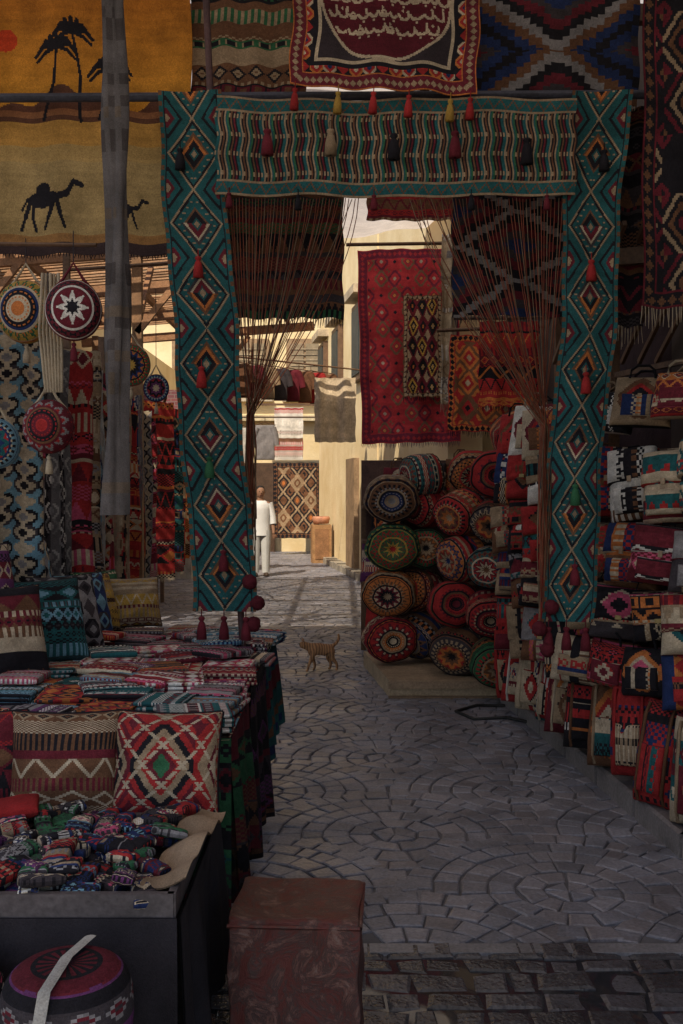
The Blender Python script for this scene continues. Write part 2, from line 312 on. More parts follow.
# ================================================================= GROUND
b=MB();b.quads([(-200,-200,-.010),(200,-200,-.010),(200,200,-.010),(-200,200,-.010)],[(0,1,2,3)],(.06,.06,.06),MORTAR);b.obj('ground')
b=MB();b.quads([(-30,-40,-.004),(30,-40,-.004),(30,1.15,-.004),(-30,1.15,-.004)],[(0,1,2,3)],(.06,.06,.06),SAND);b.obj('street_bounce_sheet')  # unseen sandy sheet added behind the camera to bounce sunlight onto the stalls
def cobbles():
    b=MB();R=.66;Vs=[];Fs=[];Cs=[];n=0
    rows=int(24/R)+3
    for rw in range(-1,rows):
        cy=3.3+rw*R
        for ci in range(-5,4):
            cx=ci*2*R+(rw%2)*R+.25
            nr=6;jr=[0]+[k/nr+random.uniform(-.012,.012) for k in range(1,nr)]+[1]
            for k in range(nr):
                r0=R*jr[k];r1=R*jr[k+1];rm=(r0+r1)/2;ns=max(5,int(2*math.pi*rm/.108));pha=random.random()
                ws=np.array([random.uniform(.7,1.3) for _ in range(ns)]);ed=np.concatenate([[0],np.cumsum(ws)/ws.sum()])*2*math.pi+pha
                for s in range(ns):
                    a0=ed[s];a1=ed[s+1];am=(a0+a1)/2
                    x=cx+rm*math.cos(am);y=cy+rm*math.sin(am)
                    if y<3.52 or y>27 or x<-4.6 or x>2.4: continue
                    cov=False
                    for dc in((-R,-R),(R,-R),(0,-2*R)):
                        if (x-cx-dc[0])**2+(y-cy-dc[1])**2<(R*.94)**2:cov=True;break
                    if cov:continue
                    g=.003+.002*random.random()
                    pts=[];top=random.uniform(-.003,.003);tl=random.uniform(-.02,.02);tl2=random.uniform(-.02,.02);ga=g/max(rm,.05)
                    for rr,aa in((r0+g,a0+ga),(r0+g,a1-ga),(r1-g,a1-ga),(r1-g,a0+ga)):
                        pts.append((cx+rr*math.cos(aa)+random.uniform(-.004,.004),cy+rr*math.sin(aa)+random.uniform(-.004,.004)))
                    mx=sum(p[0] for p in pts)/4;my=sum(p[1] for p in pts)/4
                    for sc_,z in((1.02,-.02),(1.0,top-.004),(.86,top)):
                        for p in pts:
                            px=mx+(p[0]-mx)*sc_;py=my+(p[1]-my)*sc_;Vs.append((px,py,z+((px-mx)*tl+(py-my)*tl2 if z>-.015 else 0)))
                    base=n
                    for L in(0,4):
                        for i in range(4):
                            j=(i+1)%4;Fs.append((base+L+i,base+L+j,base+L+4+j,base+L+4+i))
                    Fs.append((base+8,base+9,base+10,base+11));n+=12
                    v=random.uniform(.78,1.15);t=random.uniform(-.012,.012);c=((.25+t)*v,.243*v,(.275-t)*v);Cs+= [c]*9
    b.quads(Vs,Fs,np.array(Cs),STONE,smooth=False);b.obj('cobblestone_paving')
    b=MB();Vs=[];Fs=[];Cs=[];n=0
    y=1.2;row=0
    while y<3.38:
        hgt=random.uniform(.09,.13);x=-2.4+(row%2)*.08
        while x<2.6:
            w=random.uniform(.08,.2);g=.004;top=.000+random.uniform(-.003,.005);tx=random.uniform(-.05,.05)
            pts=[(x+g,y+g),(x+w-g,y+g),(x+w-g,y+hgt-g),(x+g,y+hgt-g)];pts=[(p[0]+random.uniform(-.012,.012),p[1]+random.uniform(-.016,.016)) for p in pts]
            mx=x+w/2;my=y+hgt/2
            for sc_,z in((1.03,-.03),(.98,top-.006),(.78,top)):
                for p in pts:Vs.append((mx+(p[0]-mx)*sc_,my+(p[1]-my)*sc_,z+(p[0]-mx)*tx))
            for L in(0,4):
                for i in range(4):
                    j=(i+1)%4;Fs.append((n+L+i,n+L+j,n+L+4+j,n+L+4+i))
            Fs.append((n+8,n+9,n+10,n+11));n+=12;v=random.uniform(.5,1.2);Cs+=[(.10*v,.097*v,.108*v)]*9;x+=w
        y+=hgt;row+=1
    b.quads(Vs,Fs,np.array(Cs),WET)
    x=-2.4
    while x<2.6:
        w=random.uniform(.5,.8);b.box((x+w/2,3.455,-.012),(w-.008,.07,.03),(.26,.25,.265),STONE);x+=w
    b.obj('drain_gutter_paving')
    m,nt,bs=nodes('puddle_water');bs.inputs['Base Color'].default_value=(.03,.03,.035,1);bs.inputs['Roughness'].default_value=.05
    U,V=np.meshgrid(np.linspace(0,1,81),np.linspace(0,1,33));P=np.stack([-2+4.4*U,2.8+.58*V,-.0040+.0022*np.sin(U*40+V*3)*np.sin(V*7+U*17)-.0006*np.cos(U*90)],-1)
    b=MB();b.grid(P,(.02,.02,.02),m);b.obj('puddle')
cobbles()
def kerb(name,pts,h,wd,col=(.22,.2,.2)):
    b=MB()
    for (x0,y0),(x1,y1) in zip(pts,pts[1:]):
        L=math.hypot(x1-x0,y1-y0);n=max(1,int(L/.5))
        for i in range(n):
            t0=i/n+.006;t1=(i+1)/n-.006;v=random.uniform(.85,1.1)
            ax,ay=x0+(x1-x0)*t0,y0+(y1-y0)*t0;bx,by=x0+(x1-x0)*t1,y0+(y1-y0)*t1
            hh=h+random.uniform(-.006,.006)
            V=[(ax,ay,-.04),(bx,by,-.04),(bx+wd,by,-.04),(ax+wd,ay,-.04),(ax,ay,hh-.012),(bx,by,hh-.012),(bx+wd,by,hh),(ax+wd,ay,hh),(ax+.014,ay,hh),(bx+.014,by,hh)]
            b.quads(V,[(0,1,5,4),(4,5,9,8),(8,9,6,7),(1,2,6,5),(3,0,4,7)],np.array(col)*v,STONE)
    return b.obj(name)
kerb('kerb',[(1.60,2.6),(1.47,4.3),(1.2,7.6)],.11,1.2)
kerb('kerb',[(.42,13.5),(.40,16.8),(-.75,24)],.13,1.4,(.36,.32,.26))
b=MB();b.tube([(1.35,6.7,.02),(1.15,6.95,.012),(.92,6.9,.012),(.82,7.15,.012),(1.0,7.35,.012),(1.2,7.3,.02)],.011,(.02,.02,.02),6,SOLID);b.obj('rubber_hose')
# ================================================================= BUILDINGS
def wall(b,p,q,h,mat,th=.25,z0=-.04):
    (x0,y0),(x1,y1)=p,q;L=math.hypot(x1-x0,y1-y0);nx,ny=-(y1-y0)/L*th,(x1-x0)/L*th
    V=[(x0,y0,z0),(x1,y1,z0),(x1+nx,y1+ny,z0),(x0+nx,y0+ny,z0)];V+=[(v[0],v[1],h) for v in V]
    b.quads(V,[(0,1,5,4),(1,2,6,5),(2,3,7,6),(3,0,4,7),(4,5,6,7)],(.5,.4,.3),mat)
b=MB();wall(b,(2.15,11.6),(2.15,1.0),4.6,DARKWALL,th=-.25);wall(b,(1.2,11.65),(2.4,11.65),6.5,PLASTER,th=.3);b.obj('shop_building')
bw=MB();wall(bw,(1.2,11.3),(.62,16.8),7.5,PLASTER,th=-.4);wall(bw,(.60,16.8),(-.55,24.6),8.5,PLASTER,th=-.4)
e=bpy.data.objects.new('cream_building',None);sc.collection.objects.link(e);bw.obj('walls',parent=e)
bd=MB()
def on_wall(p,q,t,z0,z1,wd,depth,col,b,off=.0):
    (x0,y0),(x1,y1)=p,q;L=math.hypot(x1-x0,y1-y0);dx,dy=(x1-x0)/L,(y1-y0)/L;nx,ny=-dy,dx
    cx,cy=x0+(x1-x0)*t+nx*off,y0+(y1-y0)*t+ny*off
    b.beam((cx-dx*wd/2,cy-dy*wd/2,(z0+z1)/2),(cx+dx*wd/2,cy+dy*wd/2,(z0+z1)/2),depth,z1-z0,col)
for t in(.2,.55,.85):
    on_wall((.60,16.8),(-.55,24.6),t,3.6,5.0,1.0,.12,(.16,.09,.05),bd,.05);on_wall((.60,16.8),(-.55,24.6),t,3.7,4.9,.8,.14,(.04,.05,.05),bd,.06)
    on_wall((.60,16.8),(-.55,24.6),t,5.1,5.25,1.2,.3,(.5,.4,.28),bd,.1)
on_wall((.60,16.8),(-.55,24.6),.3,.13,2.2,1.0,.1,(.30,.20,.12),bd,.05)
bd.obj('window_frames',parent=e)
e=bpy.data.objects.new('end_building',None);sc.collection.objects.link(e)
b=MB();wall(b,(-7,26),(2,26),7.2,PLASTER,th=.4);wall(b,(-7,27.5),(2,27.5),10.5,PLASTER2,th=.4);b.obj('walls',parent=e)
b=MB()
for x in(-3.9,-2.35,-.95,.3):
    b.box((x,25.95,4.75),(.95,.14,1.5),(.34,.22,.12));b.box((x-.21,25.9,4.75),(.36,.1,1.25),(.28,.21,.13));b.box((x+.21,25.9,4.75),(.36,.1,1.25),(.30,.23,.14))
    for k in range(8):b.box((x,25.84,4.25+k*.14),(.7,.02,.03),(.36,.28,.18))
    b.box((x,25.9,3.92),(1.15,.3,.08),(.6,.5,.36))
b.box((-3,25.9,3.45),(8,.35,.14),(.6,.5,.32));b.box((-2.5,25.93,7.2),(9,.4,.22),(.6,.5,.35))
b.box((-2.2,25.93,1.15),(.95,.14,2.3),(.09,.05,.03));b.box((-3.4,25.93,1.2),(1.3,.14,2.4),(.05,.07,.08))
b.obj('windows_and_trim',parent=e)
e=bpy.data.objects.new('brick_building',None);sc.collection.objects.link(e)
b=MB();b.box((-3.15,18.3,1.9),(.85,.6,3.0),(.1,.05,.05),BRICK);b.obj('brick_pier',(0,0,0),parent=e)
b=MB();b.box((-3.15,18.3,.18),(.9,.66,.44),(.5,.47,.42),STONE);wall(b,(-3.9,27),(-3.9,9.5),4.4,PLASTER,th=-.3);b.obj('walls',parent=e)
# ================================================================= ROOFS
wood=(.13,.07,.04)
b=MB()
for y in np.arange(-1.75,7.6,1.55):
    b.beam((-4.0,y,4.42),(2.35,y,4.42),.07,.10,wood)
for x in(-3.75,-1.2,.6,2.2): b.beam((x,-2.0,4.53),(x,7.7,4.53),.07,.10,wood)
for x in(-3.75,2.3):
    for y in(-1.75,2.9,7.5): b.beam((x,y,0),(x,y,4.4),.09,.09,wood)
b.obj('shade_roof_frame')  # carries the added out-of-view roof
b=MB()
U,V=np.meshgrid(np.linspace(0,1,40),np.linspace(0,1,60))
for (x0,x1,y0,y1,zz) in((-4.2,-.45,-2.0,7.9,4.64),(-.6,2.5,-2.0,7.9,4.69)):
    P=np.stack([x0+(x1-x0)*U,y0+(y1-y0)*V,zz-.03*np.sin(V*math.pi*6.5)**2*np.sin(U*math.pi*2)**2],-1)
    b.grid(P,np.array((.66,.61,.58)),ROOFC)
b.obj('shade_canvas_roof')  # unseen roof added and sized to shade the foreground, lit through from above
b=MB();pw=(.46,.25,.12)
for y in(7.95,9.6,11.3,13.0,14.7): b.beam((-3.8,y,3.75),(-.4,y,4.0),.08,.12,(.38,.19,.09))
for x in(-3.2,-2.4,-1.6,-.8): b.beam((x,7.7,3.92+.08*(x+3.2)),(x,15,3.92+.08*(x+3.2)),.06,.08,(.38,.19,.09))
y=7.8
while y<15:
    b.beam((-3.9,y,3.98),(-.3,y+random.uniform(-.05,.05),4.27),.06,.02,np.array(pw)*random.uniform(.8,1.2));y+=.14
for x in(-3.6,-1.95):
    for y in(9.6,14.7):
        b.beam((x,y,0),(x,y,3.85),.09,.09,(.25,.13,.06))
    for y in(9.6,14.7): b.beam((x,y-.02,3.1),(x+.6,y-.02,3.85),.05,.06,(.38,.19,.09));b.beam((x,y+.03,3.2),(x,y+.7,3.88),.05,.06,(.38,.19,.09))
b.obj('pergola')
def canopy(name,c0,c1,c2,c3,sag,col):
    n=24;U,V=np.meshgrid(np.linspace(0,1,n+1),np.linspace(0,1,n+1));c=[np.array(x,float) for x in(c0,c1,c2,c3)]
    P=(c[0]*(1-U[...,None])+c[1]*U[...,None])*(1-V[...,None])+(c[3]*(1-U[...,None])+c[2]*U[...,None])*V[...,None]
    P[...,2]-=sag*np.sin(U*math.pi)*np.sin(V*math.pi)+.02*np.sin(U*25+V*4)
    b=MB();b.grid(P,np.array(col),THIN);return b.obj(name)
canopy('shade_canopy',(-1.2,7.7,4.75),(2.1,7.7,4.75),(2.1,12.6,5.05),(-1.0,12.6,4.60),.14,(.80,.72,.66))
canopy('shade_canopy',(-1.9,12.8,4.9),(.6,12.8,4.95),(.5,13.8,5.1),(-1.9,13.8,5.1),.1,(.7,.6,.46))  # extra hidden canopy added to keep the alley ground in shade
# ================================================================= TEXTILE GATE
b=MB()
b.tube([(-1.85,4.74,3.44),(0,4.74,3.45),(1.95,4.74,3.46)],.022,(.05,.05,.07),8,SOLID)
b.tube([(-.47,4.78,.79),(-.62,4.78,3.44),(-.66,4.78,4.4)],.016,(.10,.05,.05),8,SOLID)
b.tube([(1.95,4.74,3.46),(1.97,4.74,4.4)],.016,(.10,.05,.05),8,SOLID);b.tube([(-1.83,4.74,3.44),(-1.83,4.74,4.4)],.016,(.10,.05,.05),8,SOLID)
b.obj('pole_frame')
def strip_img(nu,nv):
    X,Y=np.meshgrid(np.arange(nu)-(nu-1)/2,np.arange(nv));q=nu*.82;hw=nu/2-6
    d=np.abs(X)/hw+tri(Y+q/2,q)/(q/2);blk=(np.floor((Y+q/2)/q)%3).astype(int)
    img=np.tile(np.array((.020,.095,.10)),(nv,nu,1))
    c=tri(Y,q)/(q/2)+np.abs(np.abs(X)-hw)/hw
    img[c<.62]=PAL['K'];img[c<.5]=PAL['T'];img[c<.3]=PAL['M'];img[c<.14]=PAL['F']
    for lo,hi,cc in((.96,1.04,'F'),(.86,.96,'K')):img[(d>=lo)&(d<hi)]=PAL[cc]
    inn=[('T','B','K'),('B','O','K'),('D','C','M')]
    for k3 in range(3):
        m=blk==k3
        for lo,hi,cc in((.5,.62,inn[k3][0]),(.40,.5,inn[k3][1]),(.2,.40,inn[k3][2]),(0,.12,'F')):img[m&(d>=lo)&(d<hi)]=PAL[cc]
    hk=(np.abs(d-.74)<.05)&(tri(Y,4)<1);img[hk]=PAL['F']
    k=tri(Y,7)
    img[np.abs(X)>hw+.8]=PAL['T'];img[(np.abs(X)>hw+3)&(k<1.2)]=PAL['B'];img[(np.abs(X)>hw+.8)&(np.abs(X)<hw+2)]=PAL['K']
    return jit(img)
def pompom(b,p,r,c):
    rg=np.random.RandomState(int(abs(p[0]*1000+p[2]*100)));t=np.linspace(0,math.pi,11);th=np.linspace(0,2*math.pi,19);A,Bq=np.meshgrid(th,t)
    rr=r*(.84+.3*rg.rand(11,19));rr[:,-1]=rr[:,0];P=np.stack([p[0]+rr*np.sin(Bq)*np.cos(A),p[1]+rr*np.sin(Bq)*np.sin(A),p[2]+rr*np.cos(Bq)],-1);b.grid(P,np.array(PAL[c])*.8)
def strip(name,x0t,x1t,x0b,x1b,y,zt,zb,tas):
    nu,nv=57,345;img=strip_img(nu,nv);U,V=np.meshgrid(np.linspace(0,1,nu+1),np.linspace(0,1,nv+1))
    xl=x0b+(x0t-x0b)*V;xr=x1b+(x1t-x1b)*V
    P=np.stack([xl+(xr-xl)*U,.016*np.sin(U*5+V*6)+.022*np.sin(V*9),zb+(zt-zb)*V],-1);P[...,0]+=.009*np.sin(V*14)+.004*np.sin(V*37)
    b=MB();b.grid(P,img);Q=P.copy();Q[...,1]+=.008;b.grid(Q[:,::-1],img[:,::-1]*.7)
    for u,v,c in tas:
        p=P[int(v*nv),int(u*nu)];tassel(b,(p[0],p[1]-.025,p[2]),c,.10,.02)
    for u,c in((.15,'M'),(.5,'M'),(.85,'M')):
        p=P[0,int(u*nu)];tassel(b,(p[0],p[1]-.01,p[2]-.0),c,.11,.02)
    b.obj(name,(0,y,0))
strip('teal_woven_banner',-.86,-.565,-.70,-.40,4.69,3.46,1.03,[(.5,.69,'R'),(.45,.48,'R'),(.5,.31,'G'),(.55,.13,'M'),(.3,.9,'K')])
strip('teal_woven_banner',1.07,1.35,.94,1.18,4.69,3.46,.98,[(.5,.69,'R'),(.5,.48,'R'),(.5,.27,'G'),(.55,.12,'M'),(.6,.9,'K')])
def band_img(nu,nv):
    X,Y=np.meshgrid(np.arange(nu),np.arange(nv));p=X%14
    lut=['T','T','F','K','B','K','F','T','G','K','B','K','M','K'];img=pc(''.join(lut))[p]
    zz=(Y%9<2)&(p%3==0);img[zz]=PAL['F']
    for y0 in(0,nv-7):
        m=(Y>=y0)&(Y<y0+7);img[m]=PAL['T'];img[m&(np.abs(Y-y0-3-tri(X,8)+2)<1)]=PAL['B'];img[m&((Y==y0)|(Y==y0+6))]=PAL['F']
    return jit(img)
rug('teal_woven_valance',-.58,1.09,4.67,2.97,3.42,band_img(230,46),fold=.016,tassels=None)
b=MB()
for x,z,c in((-.34,3.28,'M'),(-.05,3.28,'F'),(.24,3.26,'K'),(.52,3.27,'M'),(.85,3.24,'K')):tassel(b,(x,4.62,z),c,.12,.024)
for x,z,c in((-.52,2.99,'M'),(-.20,2.98,'K'),(.15,2.98,'M'),(.6,2.98,'K'),(.95,2.98,'M')):tassel(b,(x,4.655,z),c,.07,.014)
b.obj('wool_tassels')
def strings(name,x0,x1,zt,gx,gz,y,n,zend):
    b=MB();rg=random.Random(int(abs(x0)*100))
    for i in range(n):
        t=i/(n-1);x=x0+(x1-x0)*t;pts=[];ex=gx+rg.uniform(-.018,.018);ey=y+rg.uniform(-.02,.02)
        sagk=rg.uniform(.7,1.1)
        for k in range(13):
            s=k/12;zz=zt+(gz-zt)*s;xx=x+(ex-x)*(s**(1.5*sagk));pts.append((xx,y+(ey-y)*s+.01*math.sin(i),zz))
        L=rg.uniform(.5,1.0)
        for k in range(1,5):pts.append((ex+.02*math.sin(k+i)*.6,ey,gz+(zend-gz)*L*k/4))
        b.tube(pts,.0024,(np.array((.36,.11,.06)) if i%3 else np.array(PAL['F'])*.9),3)
    for k in range(3): pompom(b,(gx+rg.uniform(-.03,.05),y-.05,zend+.10-.10*k),.034,'M')
    b.obj(name)
strings('string_curtain',-.54,.08,2.97,-.43,1.95,4.73,42,1.07)
strings('string_curtain',.32,1.07,2.97,.96,1.9,4.73,46,.95)
# ================================================================= UPPER HANGING RUGS
nu,nv=190,263;img=np.zeros((nv,nu,3));s=190/193.
Y,X=np.mgrid[:nv,:nu];py=250-Y/s*(300/ (263/s));px=X/s
g=np.clip((py+50)/160,0,1)[...,None];img[:]=np.array((.36,.09,.013))*(1-g)+np.array((.58,.25,.03))*g
img[py>118]=(.48,.25,.06);img[py>150]=(.42,.27,.10);img[(py>165)]=(.38,.26,.11);img[py>232]=(.34,.17,.06);img[py>240]=(.05,.03,.03)
hill=108+8*np.sin(px/17)+4*np.sin(px/7.);img[(py>hill)&(py<128)]=(.12,.05,.03);img[(py>118)&(py<124)]=(.26,.11,.05)
ky=(263/s)/300.
def T2(x,y):return(x*s,(250-y)*s*ky)
disc(img,*T2(26,55),10,9,(.5,.05,.015))
for (bx,by,tx,ty) in((62,126,72,62),(95,128,86,48),(112,126,120,80)):
    line(img,T2(bx,by),T2((bx+tx)/2+4,(by+ty)/2),1.5,'K');line(img,T2((bx+tx)/2+4,(by+ty)/2),T2(tx,ty),1.3,'K')
    for a in range(9):
        an=math.radians(-25+a*29);ex=tx+19*math.cos(an);ey=ty-9*math.sin(an)+5;mx_,my_=tx+11*math.cos(an),ty-11*math.sin(an)-1
        line(img,T2(tx,ty),T2(mx_,my_),1.7,'K');line(img,T2(mx_,my_),T2(ex,ey+2),1.3,'K')
def camel(cx,cy,k):
    f=lambda x,y:T2(cx+x*k,cy+y*k)
    disc(img,*f(0,0),13*k*s,6*k*s,'K');disc(img,*f(-1,-7),6*k*s,6*k*s,'K')
    line(img,f(10,-1),f(18,-3),2.6*k*s,'K');line(img,f(18,-3),f(23,-13),1.8*k*s,'K');line(img,f(23,-13),f(29,-11),2*k*s,'K')
    for a in((-11,2,-14,14,-17,25),(-8,3,-8,14,-5,25),(8,3,5,14,2,24),(11,3,14,13,18,24)):
        line(img,f(a[0],a[1]),f(a[2],a[3]),1.7*k*s,'K');line(img,f(a[2],a[3]),f(a[4],a[5]),1.2*k*s,'K')
    line(img,f(-13,-1),f(-17,9),.9*k*s,'K')
camel(60,199,1.15);camel(132,209,.7)
rug('sunset_camel_rug',-1.76,-.72,4.84,2.74,4.30,jit(img),fringe='K',flen=.02,fold=.014,seed=1)
rug('striped_kilim_rug',-.73,-.17,4.88,3.50,4.3,bands(70,110,'BFKFGBM',11,hs=(2,3,5,9,11)),seed=2)
nu,nv=170,156;img=diam(nu,nv,'NRCKO',p=12,q=12,lv=4,border=12,bpal='MFCO')
Y,X=np.mgrid[:nv,:nu];e=np.minimum(np.minimum(X,nu-1-X),np.minimum(Y,nv-1-Y))
img[(e>=26)]=(.10,.012,.02);img[(e>=23)&(e<26)]=PAL['C'];img[(e>=19)&(e<23)]=PAL['K']
m=(np.abs((X-85)/60.)**2.2+np.abs((Y-88)/62.)**2.2);img[(e>=26)&(m>1.0)]=(.04,.03,.035);img[(m>.93)&(m<1.02)&(e>=26)]=PAL['C']
rg=random.Random(5)
for ln in range(6):
    yb=50+ln*14;hwid=46 if ln<1 else 52;x=85-hwid
    while x<85+hwid:
        w=rg.uniform(5,11);c1=rg.uniform(2,4)
        ps_=[(x,yb+c1),(x+w*.25,yb),(x+w*.7,yb-.5),(x+w,yb+1)]
        for a_,b_ in zip(ps_,ps_[1:]):line(img,a_,b_,1.25,'C')
        z=rg.random()
        if z<.45:line(img,(x+w,yb+1),(x+w+rg.uniform(-1,1),yb+rg.uniform(6,9)),1.1,'C')
        elif z<.7:disc(img,x+w*.6,yb+3,2.3,2.3,'C');disc(img,x+w*.6,yb+3,1,1,(.10,.012,.02))
        if rg.random()<.6:disc(img,x+w/2,yb-3.6,1.1,1.1,'C')
        if rg.random()<.3:disc(img,x+w/2,yb+7,1.1,1.1,'C')
        x+=w+rg.uniform(.8,2.5)
rug('arabic_calligraphy_rug',-.20,.66,4.63,3.44,4.24,jit(img),seed=3,roll=3,tassels=[(.03,'R'),(.26,'Y'),(.45,'R'),(.64,'R'),(.86,'Y'),(.97,'R')],fold=.012)
rug('zigzag_kilim_rug',.64,1.43,4.86,3.46,4.3,navajo(96,100,'NDMKSBNK',q=60)*.85,fringe='F',flen=.03,seed=4)
rug('diamond_kilim_rug',1.375,2.1,4.60,2.44,4.3,diam(90,190,'MKBKFKM',p=22,q=28,lv=8,border=7,bpal='KBFM'),fringe='C',flen=.1,seed=5)
rug('dark_kilim_rug',1.12,1.5,5.0,2.42,3.5,bands(50,120,'KMBDBK',13),fringe='C',flen=.1,seed=6)
im=bands(90,100,'BKDFGBM',21,hs=(3,5,7,9,12));rug('olive_kilim_rug',-.62,.01,5.35,2.52,3.35,im,fringe='K',flen=.05,seed=7)
rug('navy_kilim_rug',.60,1.32,5.45,2.55,3.3,navajo(90,100,'NDMKSKMD',q=50)*.9,fringe='D',flen=.05,seed=8)
b=MB();n=60
U,V=np.meshgrid(np.linspace(0,1,25),np.linspace(0,1,n+1));th=U*2*math.pi
R_=.036+.006*np.sin(V*20)+.013*np.sin(th*3+V*9)+.006*np.sin(th*7-V*5);P=np.stack([R_*np.cos(th)+.02*np.sin(V*4),R_*np.sin(th)*.7,-V*2.35],-1)
im=bands(24,120,'SDSDSF',31,hs=(1,1,2,3))*.8
im=im*.3+np.array((.085,.07,.065))*.7
b.grid(P,samp(im,24,60));b.obj('hanging_scarf',(-.84,3.6,3.86),(0,-1.0,0))
# ================================================================= LEFT HANGINGS
def hangball(name,loc,r,pal,seed,squash=1.0,L=.05,strap='C',k=8,fl=.0,sty=0):
    img=poufimg(pal,seed,k=k,nu=96,nv=64,sty=sty)
    b=MB();nv,nu=img.shape[:2];t=np.linspace(0,1,nv+1);rr=np.maximum(r*np.sin(t*math.pi)**.9,.001);yy=-.75*r*squash*np.cos(t*math.pi)
    th=np.linspace(0,2*math.pi,nu+1)+math.pi/2
    P=np.stack([rr[:,None]*np.cos(th),np.tile(yy[:,None],(1,nu+1)),rr[:,None]*np.sin(th)*1.08],-1);b.grid(P[:,::-1],img)
    b.tube([(-r*.7,0,r*.7),(-r*.35,0,r*1.1),(0,0,r*1.2+L),(r*.35,0,r*1.1),(r*.7,0,r*.7)],.006,PAL[strap],5)
    b.tube([(0,0,r*1.2+L),(0,0,r*1.2+L+fl)],.002,PAL['D'],4);tassel(b,(0,0,-r),strap,.07,.012)
    return b.obj(name,loc,(0,0,random.uniform(-20,20)))
hangball('crochet_bag',(-1.24,3.95,2.30),.115,'YGOCKN',2,k=10,fl=.1,sty=1);hangball('crochet_bag',(-1.0,3.75,2.27),.105,'MWKWMM',3,k=8,fl=.12,strap='M',sty=2)
hangball('crochet_bag',(-1.11,3.8,1.84),.095,'MSRMKB',5,k=6,fl=.42,squash=1.4,sty=1);hangball('crochet_bag',(-1.34,3.9,1.78),.09,'LKCNTR',6,fl=.5)
hangball('crochet_bag',(-1.40,3.8,2.12),.1,'VKCMRB',8,fl=.2)
hangball('woven_disc',(-1.30,6.2,2.37),.12,'GRYKNO',9,.2,fl=.5,k=12);hangball('woven_disc',(-1.22,6.6,2.27),.085,'NLCVKR',10,.2,fl=.5)
b=MB()
for i in range(7):
    x=-1.13+.010*i;b.tube([(x,3.8+.01*(i%3),2.42),(x-.01+.004*i,3.79,2.2),(x+.01,3.8,1.97)],.006,PAL['C'],5)
b.obj('cotton_rope')
b=MB();b.tube([(-1.9,3.9,2.56),(-.93,3.82,2.53)],.008,wood,6,SOLID);b.tube([(-1.75,6.4,3.0),(-1.0,6.4,3.05)],.012,wood,6,SOLID);b.beam((-1.9,3.9,0),(-1.9,3.9,2.6),.04,.04,wood);b.beam((-1.75,6.4,0),(-1.75,6.4,3.1),.04,.04,wood);b.obj('hanging_rail')
ps=[('SCKLD',0),('PRCMK',1),('SDWKS',2),('RPKMC',1),('FSKBC',1),('WLNSK',2),('OCRBK',0),('MPRKC',1),('CFBKR',2),('TRCKN',1),('RMOCK',1),('SNCKR',2),('RROMK',0),('TLCKN',1),('FSDCK',0),('PMRKC',1)]
yy=4.25
for i,(pl,kk) in enumerate(ps):
    w=random.uniform(.36,.52);t=(yy-4.3)/7.2;x=-1.52-.75*max(0,t)+random.uniform(-.04,.04)
    im=diam(60,170,pl,p=random.choice([6,10,12]),q=random.choice([8,12,16]),lv=4) if kk!=1 else bands(60,170,pl,50+i)
    if kk==2: im=np.where(((np.arange(60)//6)%2==0)[None,:,None],im,im*.35+np.array(PAL[pl[0]])*.5)
    zt=random.uniform(2.3,2.5);zb=random.uniform(.35,.8)
    o=rug('hanging_shawl',-w/2,w/2,0,zb,zt,im,fringe=random.choice('CWKR'),flen=.07,fold=.04,seed=20+i)
    o.location=(x,yy+w/2,zt);o.rotation_euler=(0,0,math.radians(90-14+random.uniform(-20,-2)));yy+=w*.9
b=MB();b.beam((-1.55,4.0,2.5),(-2.35,11.8,2.5),.03,.03,wood)
for y in(4.0,6.6,9.2,11.8):
    x=-1.68-.1*(y-4);b.beam((x,y,0),(x,y,3.0),.05,.05,wood)
b.obj('shawl_rail')
# ================================================================= LEFT TABLES
b=MB()
b.box((-1.06,4.45,.755),(1.36,2.4,.04),(.10,.06,.04))
for x in(-1.6,-.46):
    for y in(3.4,4.4,5.5):b.box((x,y,.36),(.06,.06,.75),(.10,.06,.04))
b.obj('display_table')
def drape(name,p,q,zt,zb,img,fold=.03,seed=1):
    (x0,y0),(x1,y1)=p,q;L=math.hypot(x1-x0,y1-y0);dx,dy=(x1-x0)/L,(y1-y0)/L;nx,ny=dy,-dx;nv,nu=img.shape[:2]
    U,V=np.meshgrid(np.linspace(0,1,nu+1),np.linspace(0,1,nv+1));rg=np.random.RandomState(seed);a,c=rg.rand(2)*6
    o=(fold*np.sin(U*L*22+a+np.sin(U*5)*2)+fold*.5*np.sin(U*L*47+c))*(1-V)**.7+ .02*(1-V)
    zb_=zb+.03*np.sin(U*9+a);z=zb_+(zt-zb_)*V
    P=np.stack([x0+(x1-x0)*U+nx*o,y0+(y1-y0)*U+ny*o,z],-1);b=MB();b.grid(P,img);Q=P.copy();Q[...,0]-=nx*.005;Q[...,1]-=ny*.005;b.grid(Q[:,::-1],img[:,::-1]*.6);return b.obj(name)
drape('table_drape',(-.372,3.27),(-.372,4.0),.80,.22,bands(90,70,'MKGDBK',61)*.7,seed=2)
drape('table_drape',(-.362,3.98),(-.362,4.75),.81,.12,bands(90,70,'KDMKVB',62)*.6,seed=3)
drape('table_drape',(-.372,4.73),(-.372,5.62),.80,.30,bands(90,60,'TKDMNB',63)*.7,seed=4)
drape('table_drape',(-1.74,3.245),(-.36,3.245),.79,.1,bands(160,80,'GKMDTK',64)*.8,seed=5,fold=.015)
U,V=np.meshgrid(np.linspace(0,1,91),np.linspace(0,1,121));P=np.stack([-1.75+1.385*U,3.24+2.4*V,.782+.004*np.sin(U*20+V*9)],-1)
b=MB();b.grid(P,bands(90,120,'MKTRLC',65));b.obj('tablecloth')
